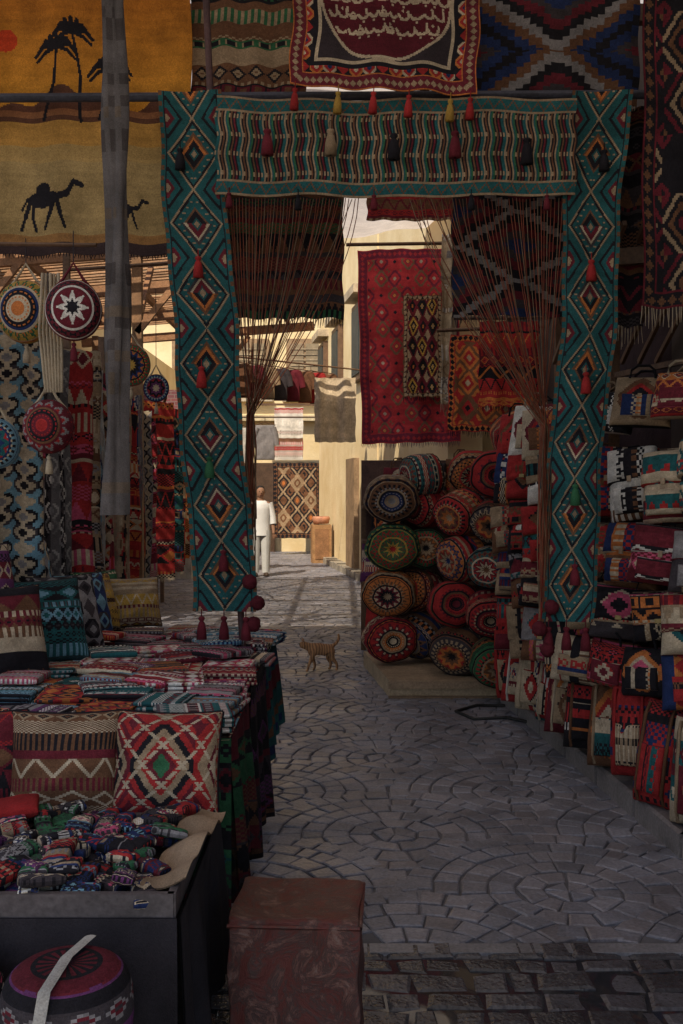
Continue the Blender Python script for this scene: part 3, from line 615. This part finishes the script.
def folded(name,loc,rotz,w,d,h,img,layers=2):
    b=MB();T0=Matrix.Rotation(math.radians(-90),4,'X')
    for l in range(layers):
        hh=h/layers;T=Matrix.Translation((random.uniform(-.008,.008),random.uniform(-.008,.008),hh*(l+.5)))@Matrix.Rotation(math.radians(random.uniform(-2,2)),4,'Z')@T0
        pillow_part(b,w,d,hh*1.15,img,.22,.012,T,res=(52,56) if l==layers-1 else (20,24))
    return b.obj(name,loc,(random.uniform(-1.5,1.5),random.uniform(-1.5,1.5),rotz))
tp=['VKSMW','SKPMD','MCKRS','SWPMF','TKSMW','LWKTB','RKCPO','FKSBR','DKCRS','MWRPC','SVWRP','LFKBM','BOKRD','SWDVK','LSKNW']
k=0
for r_,y in enumerate(np.arange(3.34,5.5,.19)):
    for c_,x in enumerate(np.arange(-1.6,-.42,.19)):
        k+=1;w=random.uniform(.17,.25);d=random.uniform(.17,.25);L=random.choice([1,2,2,3,4]);pl=tp[(k*7+r_*3)%len(tp)]
        im=(bands(56,52,pl,100+k,hs=(1,2,3,5,7)) if k%3 else diam(56,52,pl,p=12,q=12,lv=4))*1.15
        folded('folded_textile',(x+random.uniform(-.03,.03),y+random.uniform(-.03,.03),.787+.006*(k%4)),random.uniform(-14,14)+(90 if random.random()<.3 else 0),w,d,.014*L+.012,im,L)
for i in range(22):
    x=random.uniform(-1.25,-.47);y=random.uniform(3.5,5.3);folded('folded_textile',(x,y,.83+.002*i),random.uniform(-40,40),random.uniform(.16,.24),random.uniform(.14,.2),.03,bands(56,52,tp[i%15],300+i,hs=(1,2,3,5))*1.15,1)
for (x,y,z,rz,w,h,pl,s_,kind) in((-1.36,3.95,1.02,38,.38,.40,'MCKB',1,'b'),(-1.28,4.3,1.03,40,.36,.38,'TLKD',2,'b'),(-1.28,4.62,1.03,44,.34,.36,'SDKS',3,'d'),(-1.30,4.95,1.02,46,.32,.34,'NLDN',4,'d'),
    (-1.32,5.25,1.0,50,.3,.32,'YFKB',5,'b'),(-1.34,5.5,1.0,50,.3,.32,'GKCR',6,'b'),(-1.52,4.15,1.2,45,.34,.36,'VMKC',7,'b'),(-1.52,4.7,1.2,45,.34,.36,'LKCS',8,'d'),(-1.15,5.5,.98,25,.3,.28,'YCFM',9,'b')):
    im=bands(70,70,pl,s_,hs=(3,5,7,10)) if kind=='b' else diam(70,70,pl,p=14,q=14,lv=4)
    cushion('cushion',(x,y,z),(-20,0,rz),w,h,.16,im,pipe='K')
for (x,rz,pl,s_,kd) in((-1.17,6,'MKBRK',3,'b'),(-.87,2,'BKFMCK',12,'b'),(-.55,-4,'',15,'x'),(-1.5,8,'RKCM',21,'b')):
    if kd=='x':
        im=diam(96,96,'RMRFKRM',p=40,q=56,lv=9,border=6,bpal='FRKF',accent='GCB')
        Y,X=np.mgrid[:96,:96];zz=(np.abs(tri(X+Y,48)-12)<1.3)|(np.abs(tri(X-Y,48)-12)<1.3);im=np.where((zz&(tri(Y,6)<2.2))[...,None],PAL['C'],im)
    else: im=bands(96,96,pl,s_,hs=(3,5,8,11,14))
    cushion('cushion',(x,3.13,.735),(-13,0,rz),.345,.335,.15,im,pipe='K')
b=MB();b.box((-1.0,2.73,.56),(1.16,.60,.03),(.08,.05,.04))
for c,d in(((-1.0,2.425,.585),(1.18,.02,.06)),((-.415,2.73,.585),(.02,.62,.06)),((-1.0,3.04,.585),(1.18,.02,.05))):b.box(c,d,(.12,.10,.10))
for x in(-1.5,-.5):
    for y in(2.5,2.98):b.box((x,y,.27),(.05,.05,.56),(.07,.05,.04))
b.obj('low_table')
U,V=np.meshgrid(np.linspace(0,1,9),np.linspace(0,1,25));P=np.stack([(U-.5)*.11,(V-.5)*.55,-.02*np.sin(U*3+V*5)+.012*np.sin(V*19)+(U-.5)*.05],-1)
b=MB();b.grid(P,np.array((.32,.22,.14)));Q=P.copy();Q[...,2]-=.004;b.grid(Q[:,::-1],np.array((.28,.19,.12)));b.obj('cardboard_sheet',(-.425,2.74,.63),(0,12,-4))
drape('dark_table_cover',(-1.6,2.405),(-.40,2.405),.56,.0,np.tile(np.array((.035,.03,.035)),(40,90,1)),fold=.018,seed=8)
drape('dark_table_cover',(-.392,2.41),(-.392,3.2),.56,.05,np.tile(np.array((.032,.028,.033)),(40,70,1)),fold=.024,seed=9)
for i in range(190):
    x=random.uniform(-1.5,-.48);y=random.uniform(2.46,2.98);pl=random.choice(['NKDLR','KFNSR','NDCKM','DCKNP','RKCN','DNWCK','VKCN','KBDRK','GKDS'])
    b=MB();T=Matrix.Rotation(math.radians(-90),4,'X');w=random.uniform(.045,.07);h=random.uniform(.10,.15)
    im=bands(22,44,pl,500+i,hs=(1,2,3,4,5,7))
    pillow_part(b,w,h,.035,im,.35,.02,T)
    if i%2==0:
        T2_=Matrix.Translation((w*.45,-h*.36,.0))@Matrix.Rotation(math.radians(-90),4,'X');pillow_part(b,w*1.3,w*.8,.03,im,.4,.02,T2_,res=(10,16))
    b.obj('woven_sock',(x,y,.595+.06*random.random()),(random.uniform(-16,16),random.uniform(-14,14),random.uniform(-80,80)))
b=MB();pillow_part(b,.16,.12,.05,np.tile(np.array((.3,.02,.02)),(20,20,1)),.4,.02,Matrix.Rotation(math.radians(-90),4,'X'));b.obj('red_pouch',(-.96,2.88,.675),(5,-6,15))
b=MB()
nv,nu=44,70;t=np.linspace(0,1,nv+1)*math.pi;prof=np.stack([np.maximum(.145*np.sin(t)**.4,.001),-.11*np.sign(np.cos(t))*np.abs(np.cos(t))**.7],-1)
im2=bands(70,44,'VDMSKM',41,hs=(3,5,7));im2[36:]=star(70,44,'MKM',40,k=12)[36:]*.9;b.lathe(prof,70,im2)
U,V=np.meshgrid(np.linspace(-1,1,5),np.linspace(0,1,25));path=np.array([(-.045,-.150,-.11),(-.04,-.153,.04),(-.03,-.125,.11),(.0,0,.125),(.04,.11,.12)])
pp=np.stack([np.interp(np.linspace(0,4,25),range(5),path[:,i]) for i in range(3)],-1)
P=pp[:,None,:]+np.stack([U*.013,np.zeros_like(U),.003-.003*U**2],-1);P[...,1]-=.004;b.grid(P,np.array(PAL['W'])*.8)
b.obj('round_pouf_bag',(-.61,2.2,.44),(0,0,8))
b=MB();b.lathe(prof,70,bands(70,44,'VPWKS',43,hs=(2,3,5)));b.obj('round_pouf_bag',(-.92,2.26,.40),(10,0,40))
b=MB();b.lathe(prof,70,bands(70,44,'SKMCD',44,hs=(2,3,5)));b.obj('round_pouf_bag',(-.61,2.2,.2),(0,0,70))
b=MB();b.lathe(prof,70,bands(70,44,'RKCMD',45,hs=(2,3,5)));b.obj('round_pouf_bag',(-.92,2.24,.17),(0,0,20))
b=MB();b.box((-.8,2.22,.04),(.8,.36,.1),(.08,.05,.04));b.obj('wooden_plinth')
def crate():
    m,nt,bs=nodes('worn_red_crate');n=noise(nt,10,10,'Object',.8);r=nt.nodes.new('ShaderNodeValToRGB');cr=r.color_ramp
    n.inputs['Distortion'].default_value=1.6
    cr.elements[0].position=.34;cr.elements[0].color=(.10,.018,.016,1);cr.elements[1].position=.66;cr.elements[1].color=(.26,.18,.15,1);x=cr.elements.new(.46);x.color=(.16,.04,.03,1);x=cr.elements.new(.52);x.color=(.07,.045,.04,1);x=cr.elements.new(.57);x.color=(.20,.08,.06,1)
    nt.links.new(n.outputs['Fac'],r.inputs[0]);nt.links.new(r.outputs[0],bs.inputs['Base Color']);bs.inputs['Roughness'].default_value=.4
    bp=nt.nodes.new('ShaderNodeBump');bp.inputs['Strength'].default_value=.8;bp.inputs['Distance'].default_value=.012;nt.links.new(n.outputs['Fac'],bp.inputs['Height']);nt.links.new(bp.outputs[0],bs.inputs['Normal'])
    n=26;b=MB();w,d,h=.37,.32,.42
    faces=[((-1,-1,-1),(2,0,0),(0,0,2)),((1,-1,-1),(0,2,0),(0,0,2)),((1,1,-1),(-2,0,0),(0,0,2)),((-1,1,-1),(0,-2,0),(0,0,2)),((-1,-1,1),(2,0,0),(0,2,0))]
    U,V=np.meshgrid(np.linspace(0,1,n+1),np.linspace(0,1,n+1))
    for o,u,v in faces:
        P=np.array(o)+U[...,None]*np.array(u)+V[...,None]*np.array(v)
        L=(np.sum(np.abs(P)**30,-1,keepdims=True))**(1/30.);P=P/L;P=P*np.array((w/2,d/2,h/2))
        P[...,0]+=.004*np.sin(P[...,2]*30+P[...,1]*20);P[...,1]+=.005*np.sin(P[...,0]*22+P[...,2]*13);P[...,2]+=(.004*np.sin(P[...,0]*25)-.008*np.cos(P[...,0]*8)*np.cos(P[...,1]*9))*(P[...,2]>0);b.grid(P,(.2,.05,.05),m)
    b.tube([(-w/2,-d/2,.19),(w/2,-d/2,.19)],.006,(.2,.03,.03),6,m);b.tube([(w/2,-d/2,.19),(w/2,d/2,.19)],.006,(.2,.03,.03),6,m)
    b.obj('worn_crate',(-.125,2.9,.20),(0,0,-3))
crate()
# ================================================================= RIGHT: POUFS
b=MB()
b.quads([(.37,7.68,-.03),(1.25,7.68,-.03),(1.25,9.1,-.03),(.20,9.1,-.03),(.37,7.68,.13),(1.25,7.68,.13),(1.25,9.1,.13),(.20,9.1,.13)],[(0,1,5,4),(3,0,4,7),(4,5,6,7),(1,2,6,5)],(.42,.31,.2),SOLID)
b.beam((.36,7.66,.10),(1.2,7.66,.10),.03,.05,(.32,.22,.14));b.beam((.36,7.66,.0),(1.2,7.66,.0),.03,.03,(.2,.13,.08))
b.obj('wooden_platform')
S=['BKSFNK','GKRYGB','OBFKMC','RMCKOF']
for i,pl in enumerate(S):
    z=[1.53,1.12,.735,.355][i];pouf('round_pouf',(.42+.02*(i%2)-.01*i,8.4,z),(random.uniform(4,12),0,random.uniform(-10,10)),.235,.28,poufimg(pl,70+i,k=[12,10,12,8][i]),.86)
cols=[(.70,8.55,[.36,.74,1.1,1.45,1.72],.21),(.92,7.95,[.34,.70,1.06,1.42],.215),(1.08,8.5,[1.4,1.75],.22),(1.16,7.45,[.32,.68,1.03,1.38,1.72],.20),(1.36,7.9,[1.7,2.02],.22),(1.32,6.95,[.95,1.3,1.65,1.98],.20)]
k=0
for x,y,zs,r in cols:
    for z in zs:
        k+=1;pl=['RKFOBM','NBKFOS','BMORKF','GRKFBO','RMFKRM','TKBCMR','DFKBOR','RRMKRB','OKNFBR'][k%9]
        pouf('round_pouf',(x+random.uniform(-.05,.05),y+random.uniform(-.05,.05),z),(random.uniform(-8,22),random.uniform(-8,8),random.uniform(-75,20)),r*random.uniform(.9,1.06),.32,poufimg(pl,90+k,k=random.choice([6,8,10,12])),.88)
k=0
def placerow(z,n,p0,p1,w,h,d,kinds,rz,jitter=.02,tilt=-6,bases=None):
    global k
    for i in range(n):
        t=(i+.5)/n;k+=1;x=p0[0]+(p1[0]-p0[0])*t;y=p0[1]+(p1[1]-p0[1])*t;kd=kinds[(i+k)%len(kinds)]
        bs_=bases[(i*3+k)%len(bases)] if bases else None
        im=bagimg(700+k,base=bs_);fl=bagimg(1700+k*3,34,24,base=random.choice('RMKBCFWTNS') if k%3 else bs_)
        bag({'tote':'tote_bag','handbag':'handbag','backpack':'backpack','roll':'duffel_bag'}[kd],(x+random.uniform(-jitter,jitter),y+random.uniform(-jitter,jitter),z+random.uniform(-.025,.025)),(tilt+random.uniform(-6,6),random.uniform(-7,7),rz+random.uniform(-18,18)),w*random.uniform(.88,1.12),h*random.uniform(.9,1.1),d,im,kd,random.choice('CFRWB') if kd=='roll' else random.choice('BKFC'),fl)
placerow(2.04,6,(1.42,5.6),(1.98,3.9),.28,.25,.16,['handbag','tote'],-34,bases='FKBDM')
placerow(1.63,6,(1.40,5.6),(1.95,3.9),.28,.36,.24,['backpack'],-34,bases='CWRFK')
placerow(1.27,6,(1.36,5.6),(1.92,3.9),.29,.31,.22,['handbag','backpack'],-36,bases='KDCMRB')
placerow(.97,6,(1.32,5.6),(1.88,3.9),.29,.27,.19,['tote','handbag'],-36,bases='WCKDF')
placerow(.69,6,(1.28,5.6),(1.84,3.9),.29,.26,.19,['handbag','tote'],-36,bases='CRNKP')
placerow(.36,11,(1.19,7.3),(1.64,3.95),.25,.47,.24,['roll'],-36,tilt=-8,bases='RTKRCMB')
placerow(.38,11,(1.45,7.3),(1.86,3.95),.22,.50,.22,['roll'],-40,tilt=-8,bases='KMBRT')
for z,kd in((.72,['tote','handbag']),(1.02,['backpack']),(1.34,['tote','backpack']),(1.66,['backpack','handbag']),(1.94,['tote'])):
    placerow(z,4,(1.16,6.9),(1.32,5.6),.29,.34,.24,kd,-22,bases='CFKWMBR')
b=MB()
for y,x in((3.9,2.05),(5.7,1.55),(7.4,1.6)):
    b.beam((x,y,.1),(x,y,3.3),.05,.05,wood)
for z in(.55,.85,1.15,1.45,1.8,2.25,2.6):
    b.beam((1.55,5.7,z),(2.08,3.8,z),.03,.03,wood);b.beam((1.6,7.4,z),(1.55,5.7,z),.03,.03,wood)
b.beam((1.3,5.0,2.75),(2.1,4.7,2.75),.05,.08,wood);b.beam((1.2,5.6,3.0),(2.1,5.4,3.0),.05,.08,wood)
for i in range(9):b.beam((1.25+.1*i,5.9,2.35),(1.28+.1*i,4.9,2.9),.02,.03,wood)
b.obj('display_rack')
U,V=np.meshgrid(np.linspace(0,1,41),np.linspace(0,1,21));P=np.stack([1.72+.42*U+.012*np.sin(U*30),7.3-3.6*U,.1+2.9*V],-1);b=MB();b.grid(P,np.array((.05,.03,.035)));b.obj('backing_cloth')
# ================================================================= RUGS IN THE BACKGROUND
rr_=np.clip(diam(120,230,'RRMRBR',p=16,q=20,lv=5,border=11,bpal='MRBR',accent='FKO')*np.array((1.7,2.0,2.4)),0,.8)
rug('red_diamond_rug',.17,1.25,10.9,2.12,4.22,rr_,fringe='V',flen=.05,seed=31,roll=-1.5,fold=.02)
rug('small_kilim_rug',.66,1.07,10.7,2.6,3.68,diam(48,120,'FKYMKF',p=12,q=24,lv=6,border=4,bpal='KFYB',accent='YOF')*1.4,fringe='K',seed=32)
rug('striped_scarf',1.03,1.20,10.4,2.5,4.25,bands(14,120,'CFCSW',35),fringe='C',flen=.08,fold=.03,seed=33)
rug('orange_kilim_rug',1.02,1.75,9.4,2.15,3.05,np.clip(diam(90,100,'OROBOR',p=22,q=26,lv=6,border=6,bpal='OKFR',accent='FKC')*1.5,0,.8),fringe='K',seed=34,roll=2)
rug('red_kilim_rug',1.22,1.75,8.9,2.35,3.1,bands(60,80,'RMOKR',77)*1.4,fringe='K',seed=35)
rug('maroon_kilim_rug',.2,.9,7.9,3.72,4.1,bands(60,40,'RMKFB',79),seed=36)
b=MB()
b.tube([(.05,10.95,4.27),(2.1,10.95,4.3)],.02,wood,6,SOLID);b.tube([(.9,9.45,3.1),(2.15,9.4,3.14)],.018,wood,6,SOLID);b.tube([(1.0,8.95,3.13),(2.15,8.9,3.13)],.018,wood,6,SOLID)
b.tube([(.0,7.95,4.14),(2.1,7.95,4.14)],.018,wood,6,SOLID);b.obj('rug_pole')
rug('brown_kilim_rug',-1.68,-.5,24.6,.42,2.28,diam(70,104,'KBKFKB',p=20,q=24,lv=7,border=6,bpal='BKFK',accent='OFB'),seed=41)
rug('red_striped_rug',-1.66,-.95,24.8,2.35,3.65,bands(50,70,'WRWBWR',43,hs=(2,3,4,5)),seed=42)
b=MB();b.beam((-2.4,24.85,3.72),(-.3,24.85,3.72),.05,.05,wood);b.beam((-.42,24.7,0),(-.42,24.7,3.72),.06,.06,wood);b.beam((-2.3,24.7,0),(-2.3,24.7,3.72),.06,.06,wood);b.obj('rug_stand')
def shirt(name,loc,w,h,c,rz=0):
    b=MB();im=np.tile(np.array(PAL[c]),(30,30,1));im=im*(1-.15*NR.rand(30,30,1));pillow_part(b,w,h,.10,im,.35,.0)
    for s_ in(-1,1):b.tube([(s_*w*.4,0,h*.42),(s_*w*.55,0,h*.2),(s_*w*.62,.0,-h*.08)],[.07,.06,.05],np.array(PAL[c]),8)
    b.tube([(-.2,0,h*.5),(0,0,h*.58),(.2,0,h*.5)],.008,wood,4);b.tube([(0,0,h*.58),(0,0,h*.72)],.006,wood,4);return b.obj(name,loc,(0,0,rz))
for i,(x,y,z,c) in enumerate(((-1.45,19.0,2.5,'S'),(-1.9,19.0,2.45,'W'),(-2.4,19.0,2.4,'L'))): shirt('hanging_shirt',(x,y,z),.36,.66,c,random.uniform(-20,20))
for i,x in enumerate(np.arange(-1.65,-.3,.19)): shirt('hanging_garment',(x,15.5+.2*i,3.3),.42,.5,'BMFDMBR'[i%7],.4)
b=MB();b.tube([(-2.7,19.0,2.98),(-.0,19.0,2.98)],.015,wood,5,SOLID);b.tube([(-1.85,15.3,3.66),(.4,17.3,3.66)],.015,wood,5,SOLID)
b.beam((-2.7,19.0,0),(-2.7,19.0,3),.06,.06,wood);b.obj('clothes_rail')
rug('beige_cloth',-.42,.22,15.6,2.35,3.35,jit(np.tile(np.array(PAL['C'])*1.25,(40,40,1))),seed=51,fold=.03)
b=MB();b.box((0,0,.42),(.42,.35,.84),(.40,.22,.10));b.box((0,-.18,.42),(.3,.02,.66),(.30,.15,.07));b.lathe([(.001,.85),(.17,.86),(.2,.98),(.18,1.02),(.001,1.0)],20,(.55,.25,.15),SOLID);b.obj('wooden_cabinet',(-.45,22.0,0),(0,0,8))
for i,(x,y) in enumerate(((-2.4,12.3),(-2.45,13.3),(-2.6,14.4),(-2.75,15.8))):
    o=rug('hanging_rug',-.45,.45,0,.5,2.7,bands(60,130,['RKMCO','TKRFN','RMOKC','OCRBK'][i],900+i),fringe='C',seed=60+i);o.location=(x,y,2.7);o.rotation_euler=(0,0,math.radians(50))
b=MB();b.beam((-2.1,12,2.72),(-3.0,16.4,2.72),.03,.03,wood);b.beam((-2.55,14.2,0),(-2.55,14.2,2.72),.05,.05,wood);b.obj('shawl_rail')
for i,(x,y,z,bs_) in enumerate(((.55,9.6,1.62,'M'),(.85,9.6,1.66,'D'),(1.15,9.6,1.7,'B'),(.45,9.7,1.3,'K'),(.35,9.7,.9,'V'),(.4,9.7,.45,'R'))):
    bag('tote_bag',(x,y,z),(-5,0,-15),.32,.40,.18,bagimg(950+i,base=bs_),'tote','B')
b=MB()
for z in(.2,.7,1.1,1.43):b.box((.95,9.85,z),(1.5,.5,.03),wood)
for x in(.22,1.68):b.box((x,9.98,.75),(.05,.05,1.5),wood)
b.box((.95,10.13,.95),(1.5,.03,1.9),(.10,.05,.04))
b.obj('wooden_shelf')
# ================================================================= CAT
def skin_obj(name,V,E,R,mat,loc,rotz=0,parent=None,sub=2,scale=1):
    me=bpy.data.meshes.new(name);me.from_pydata([tuple(c*scale for c in v) for v in V],E,[]);o=bpy.data.objects.new(name,me);sc.collection.objects.link(o)
    o.modifiers.new('skin','SKIN')
    if not me.skin_vertices: 
        bpy.context.view_layer.objects.active=o;bpy.ops.mesh.customdata_skin_add()
    for i,r in enumerate(R):
        r=r if hasattr(r,'__len__') else(r,r);me.skin_vertices[0].data[i].radius=(r[0]*scale,r[1]*scale)
    me.skin_vertices[0].data[0].use_root=True
    o.modifiers['skin'].use_smooth_shade=True;s_=o.modifiers.new('sub','SUBSURF');s_.levels=sub;s_.render_levels=sub
    me.materials.append(mat);o.location=loc;o.rotation_euler=(0,0,math.radians(rotz))
    if parent:o.parent=parent
    return o
m,nt,bs=nodes('tabby_fur');tc=nt.nodes.new('ShaderNodeTexCoord');wv=nt.nodes.new('ShaderNodeTexWave');wv.inputs['Scale'].default_value=14;wv.inputs['Distortion'].default_value=5;wv.inputs['Detail'].default_value=3
nt.links.new(tc.outputs['Object'],wv.inputs[0]);r=nt.nodes.new('ShaderNodeValToRGB');r.color_ramp.elements[0].color=(.17,.08,.04,1);r.color_ramp.elements[1].color=(.42,.22,.10,1);nt.links.new(wv.outputs['Fac'],r.inputs[0]);nt.links.new(r.outputs[0],bs.inputs['Base Color']);bs.inputs['Roughness'].default_value=.9
FUR=m
V=[(.075,0,.185),(.02,0,.178),(-.05,0,.185),(-.095,0,.195),(-.125,0,.212),(-.15,0,.222),(-.178,0,.213),
 (.10,0,.20),(.135,0,.225),(.155,0,.262),(.150,0,.30),
 (.085,.032,.150),(.065,.034,.105),(.095,.034,.055),(.088,.034,.012),(.070,.034,.008),
 (.085,-.032,.150),(.088,-.034,.105),(.128,-.034,.060),(.132,-.034,.014),(.115,-.034,.008),
 (-.062,.028,.150),(-.058,.03,.095),(-.040,.03,.05),(-.045,.03,.010),(-.060,.03,.008),
 (-.066,-.028,.150),(-.085,-.03,.10),(-.105,-.03,.055),(-.115,-.03,.012),(-.130,-.03,.008)]
E=[(0,1),(1,2),(2,3),(3,4),(4,5),(5,6),(0,7),(7,8),(8,9),(9,10),(0,11),(11,12),(12,13),(13,14),(14,15),(0,16),(16,17),(17,18),(18,19),(19,20),(2,21),(21,22),(22,23),(23,24),(24,25),(2,26),(26,27),(27,28),(28,29),(29,30)]
R=[(.046,.048),(.044,.050),(.046,.054),(.036,.040),(.030,.031),(.037,.036),(.019,.017),.016,.013,.012,.009]+[.030,.021,.013,.011,.012]*2+[.024,.017,.012,.010,.012]*2
cat=bpy.data.objects.new('walking_cat',None);sc.collection.objects.link(cat)
skin_obj('cat_body',V,E,R,FUR,(0,0,0),parent=cat)
b=MB()
for s_ in(-1,1):
    b.lathe([(.014,0),(.010,.016),(.001,.032)],8,(.3,.16,.09),SOLID,T=Matrix.Translation((-.146,s_*.021,.248))@Matrix.Rotation(s_*-.3,4,'X'),sx=.6)
    b.lathe([(.001,-.004),(.004,0),(.001,.004)],8,(.05,.06,.01),SOLID,T=Matrix.Translation((-.176,s_*.014,.228)))
b.obj('ears_and_eyes',parent=cat);cat.location=(-.185,8.8,.003);cat.rotation_euler=(0,0,math.radians(14));cat.scale=(1.08,1.08,1.08)
# ================================================================= MAN
man=bpy.data.objects.new('standing_man',None);sc.collection.objects.link(man)
def flat(name,c,rough=.7):
    return ramp_mat(name,tuple(x*.85 for x in c),c,8,rough,bump=.15)
SK=flat('skin',(.30,.16,.10));WH=flat('white_cotton',(.75,.75,.75));HA=flat('hair',(.012,.01,.01));TR=flat('grey_trousers',(.55,.55,.54))
V=[(0,0,.95),(0,0,1.12),(0,-.005,1.30),(0,0,1.43),(0,-.01,1.50),(0,-.015,1.58),(0,-.02,1.66)]
R_=[(.13,.09),(.125,.09),(.15,.10),(.10,.07),(.05,.05),(.07,.08),(.065,.075)]
E=[(i,i+1) for i in range(6)]
def lim(pts,rs,root):
    a=root
    for p,r in zip(pts,rs):
        V.append(p);R_.append(r);E.append((a,len(V)-1));a=len(V)-1
for s_ in(-1,1):
    lim([(s_*.19,0,1.40),(s_*.235,.02,1.14),(s_*.25,-.05,.90),(s_*.25,-.07,.82)],[.055,.045,.034,.026],3)
    lim([(s_*.095,0,.88),(s_*.10,-.01,.50),(s_*.105,.01,.09)],[(.09,.09),(.06,.065),(.042,.045)],0)
skin_obj('body',V,E,R_,SK,(0,0,0),parent=man)
b=MB()
for s_ in(-1,1):
    b.tube([(s_*.1,0,.90),(s_*.1,-.01,.5),(s_*.105,.01,.08)],[.115,.088,.075],(.4,.4,.4),14,TR)
    b.tube([(s_*.17,0,1.43),(s_*.24,.01,1.16),(s_*.25,-.02,1.02)],[.075,.068,.062],(.6,.6,.6),12,WH)
    b.lathe([(.001,0),(.05,.005),(.05,.05),(.03,.08),(.001,.085)],12,(.05,.03,.02),SOLID,T=Matrix.Translation((s_*.105,-.04,0)),sy=2.2)
    for f in range(5):
        b.tube([(s_*(.235+.012*f),-.075,.82),(s_*(.235+.012*f),-.085,.775+.006*abs(f-2)),(s_*(.235+.012*f),-.075,.735+.01*abs(f-2))],[.009,.008,.006],(.2,.1,.1),5,SK)
b.lathe([(.20,.80),(.185,.95),(.175,1.12),(.195,1.30),(.19,1.40),(.13,1.46),(.06,1.50)],32,(.6,.6,.6),WH,sy=.66)
b.lathe([(.083,1.66),(.086,1.69),(.080,1.73),(.05,1.765),(.001,1.775)],20,(.01,.01,.01),HA,T=Matrix.Translation((0,.015,0)),sy=1.15)
b.lathe([(.001,1.525),(.05,1.54),(.068,1.58),(.076,1.63),(.076,1.69),(.05,1.73),(.001,1.74)],20,(.2,.1,.1),SK,T=Matrix.Translation((0,-.025,0)),sy=1.15)
b.tube([(0,-.105,1.66),(0,-.13,1.625)],[.008,.014],(.2,.1,.1),6,SK)
for s_ in(-1,1):
    b.lathe([(.001,-.008),(.011,0),(.001,.008)],8,(.02,.02,.02),HA,T=Matrix.Translation((s_*.028,-.106,1.655)));b.tube([(s_*.078,-.01,1.66),(s_*.082,0,1.62)],[.014,.01],(.2,.1,.1),6,SK)
b.tube([(-.022,-.104,1.585),(0,-.110,1.583),(.022,-.104,1.585)],.005,(.15,.04,.04),5)
b.obj('clothes_and_face',parent=man)
man.location=(-1.50,18.5,0);man.rotation_euler=(0,0,math.radians(12));man.scale=(.95,.95,.95)
# ================================================================= CAMERA + LIGHT
cam=bpy.data.cameras.new('camera');co=bpy.data.objects.new('camera',cam);sc.collection.objects.link(co);sc.camera=co
cam.sensor_fit='VERTICAL';cam.sensor_height=36;cam.sensor_width=24;cam.lens=35.16;cam.clip_end=1000;cam.clip_start=.05
co.location=(0,0,1.6);co.rotation_euler=(math.radians(90-1.26),0,0)
sd=Vector((-.32,-.60,.73)).normalized();el=math.asin(sd.z)
sun=bpy.data.lights.new('sun','SUN');so=bpy.data.objects.new('sun',sun);sc.collection.objects.link(so);sun.energy=5;sun.angle=math.radians(.5);sun.color=(1,.87,.68)
so.rotation_euler=sd.to_track_quat('Z','Y').to_euler()
w=bpy.data.worlds.new('World');sc.world=w;w.use_nodes=True;nt=w.node_tree;bg=nt.nodes['Background'];sk=nt.nodes.new('ShaderNodeTexSky');sk.sky_type='NISHITA';sk.sun_disc=False
sk.sun_elevation=el;sk.sun_rotation=math.atan2(sd.x,sd.y);nt.links.new(sk.outputs[0],bg.inputs[0]);bg.inputs[1].default_value=.15
sc.view_settings.view_transform='Standard';sc.view_settings.look='None';sc.view_settings.exposure=0
print('faces',sum(len(o.data.polygons) for o in sc.objects if o.type=='MESH'))
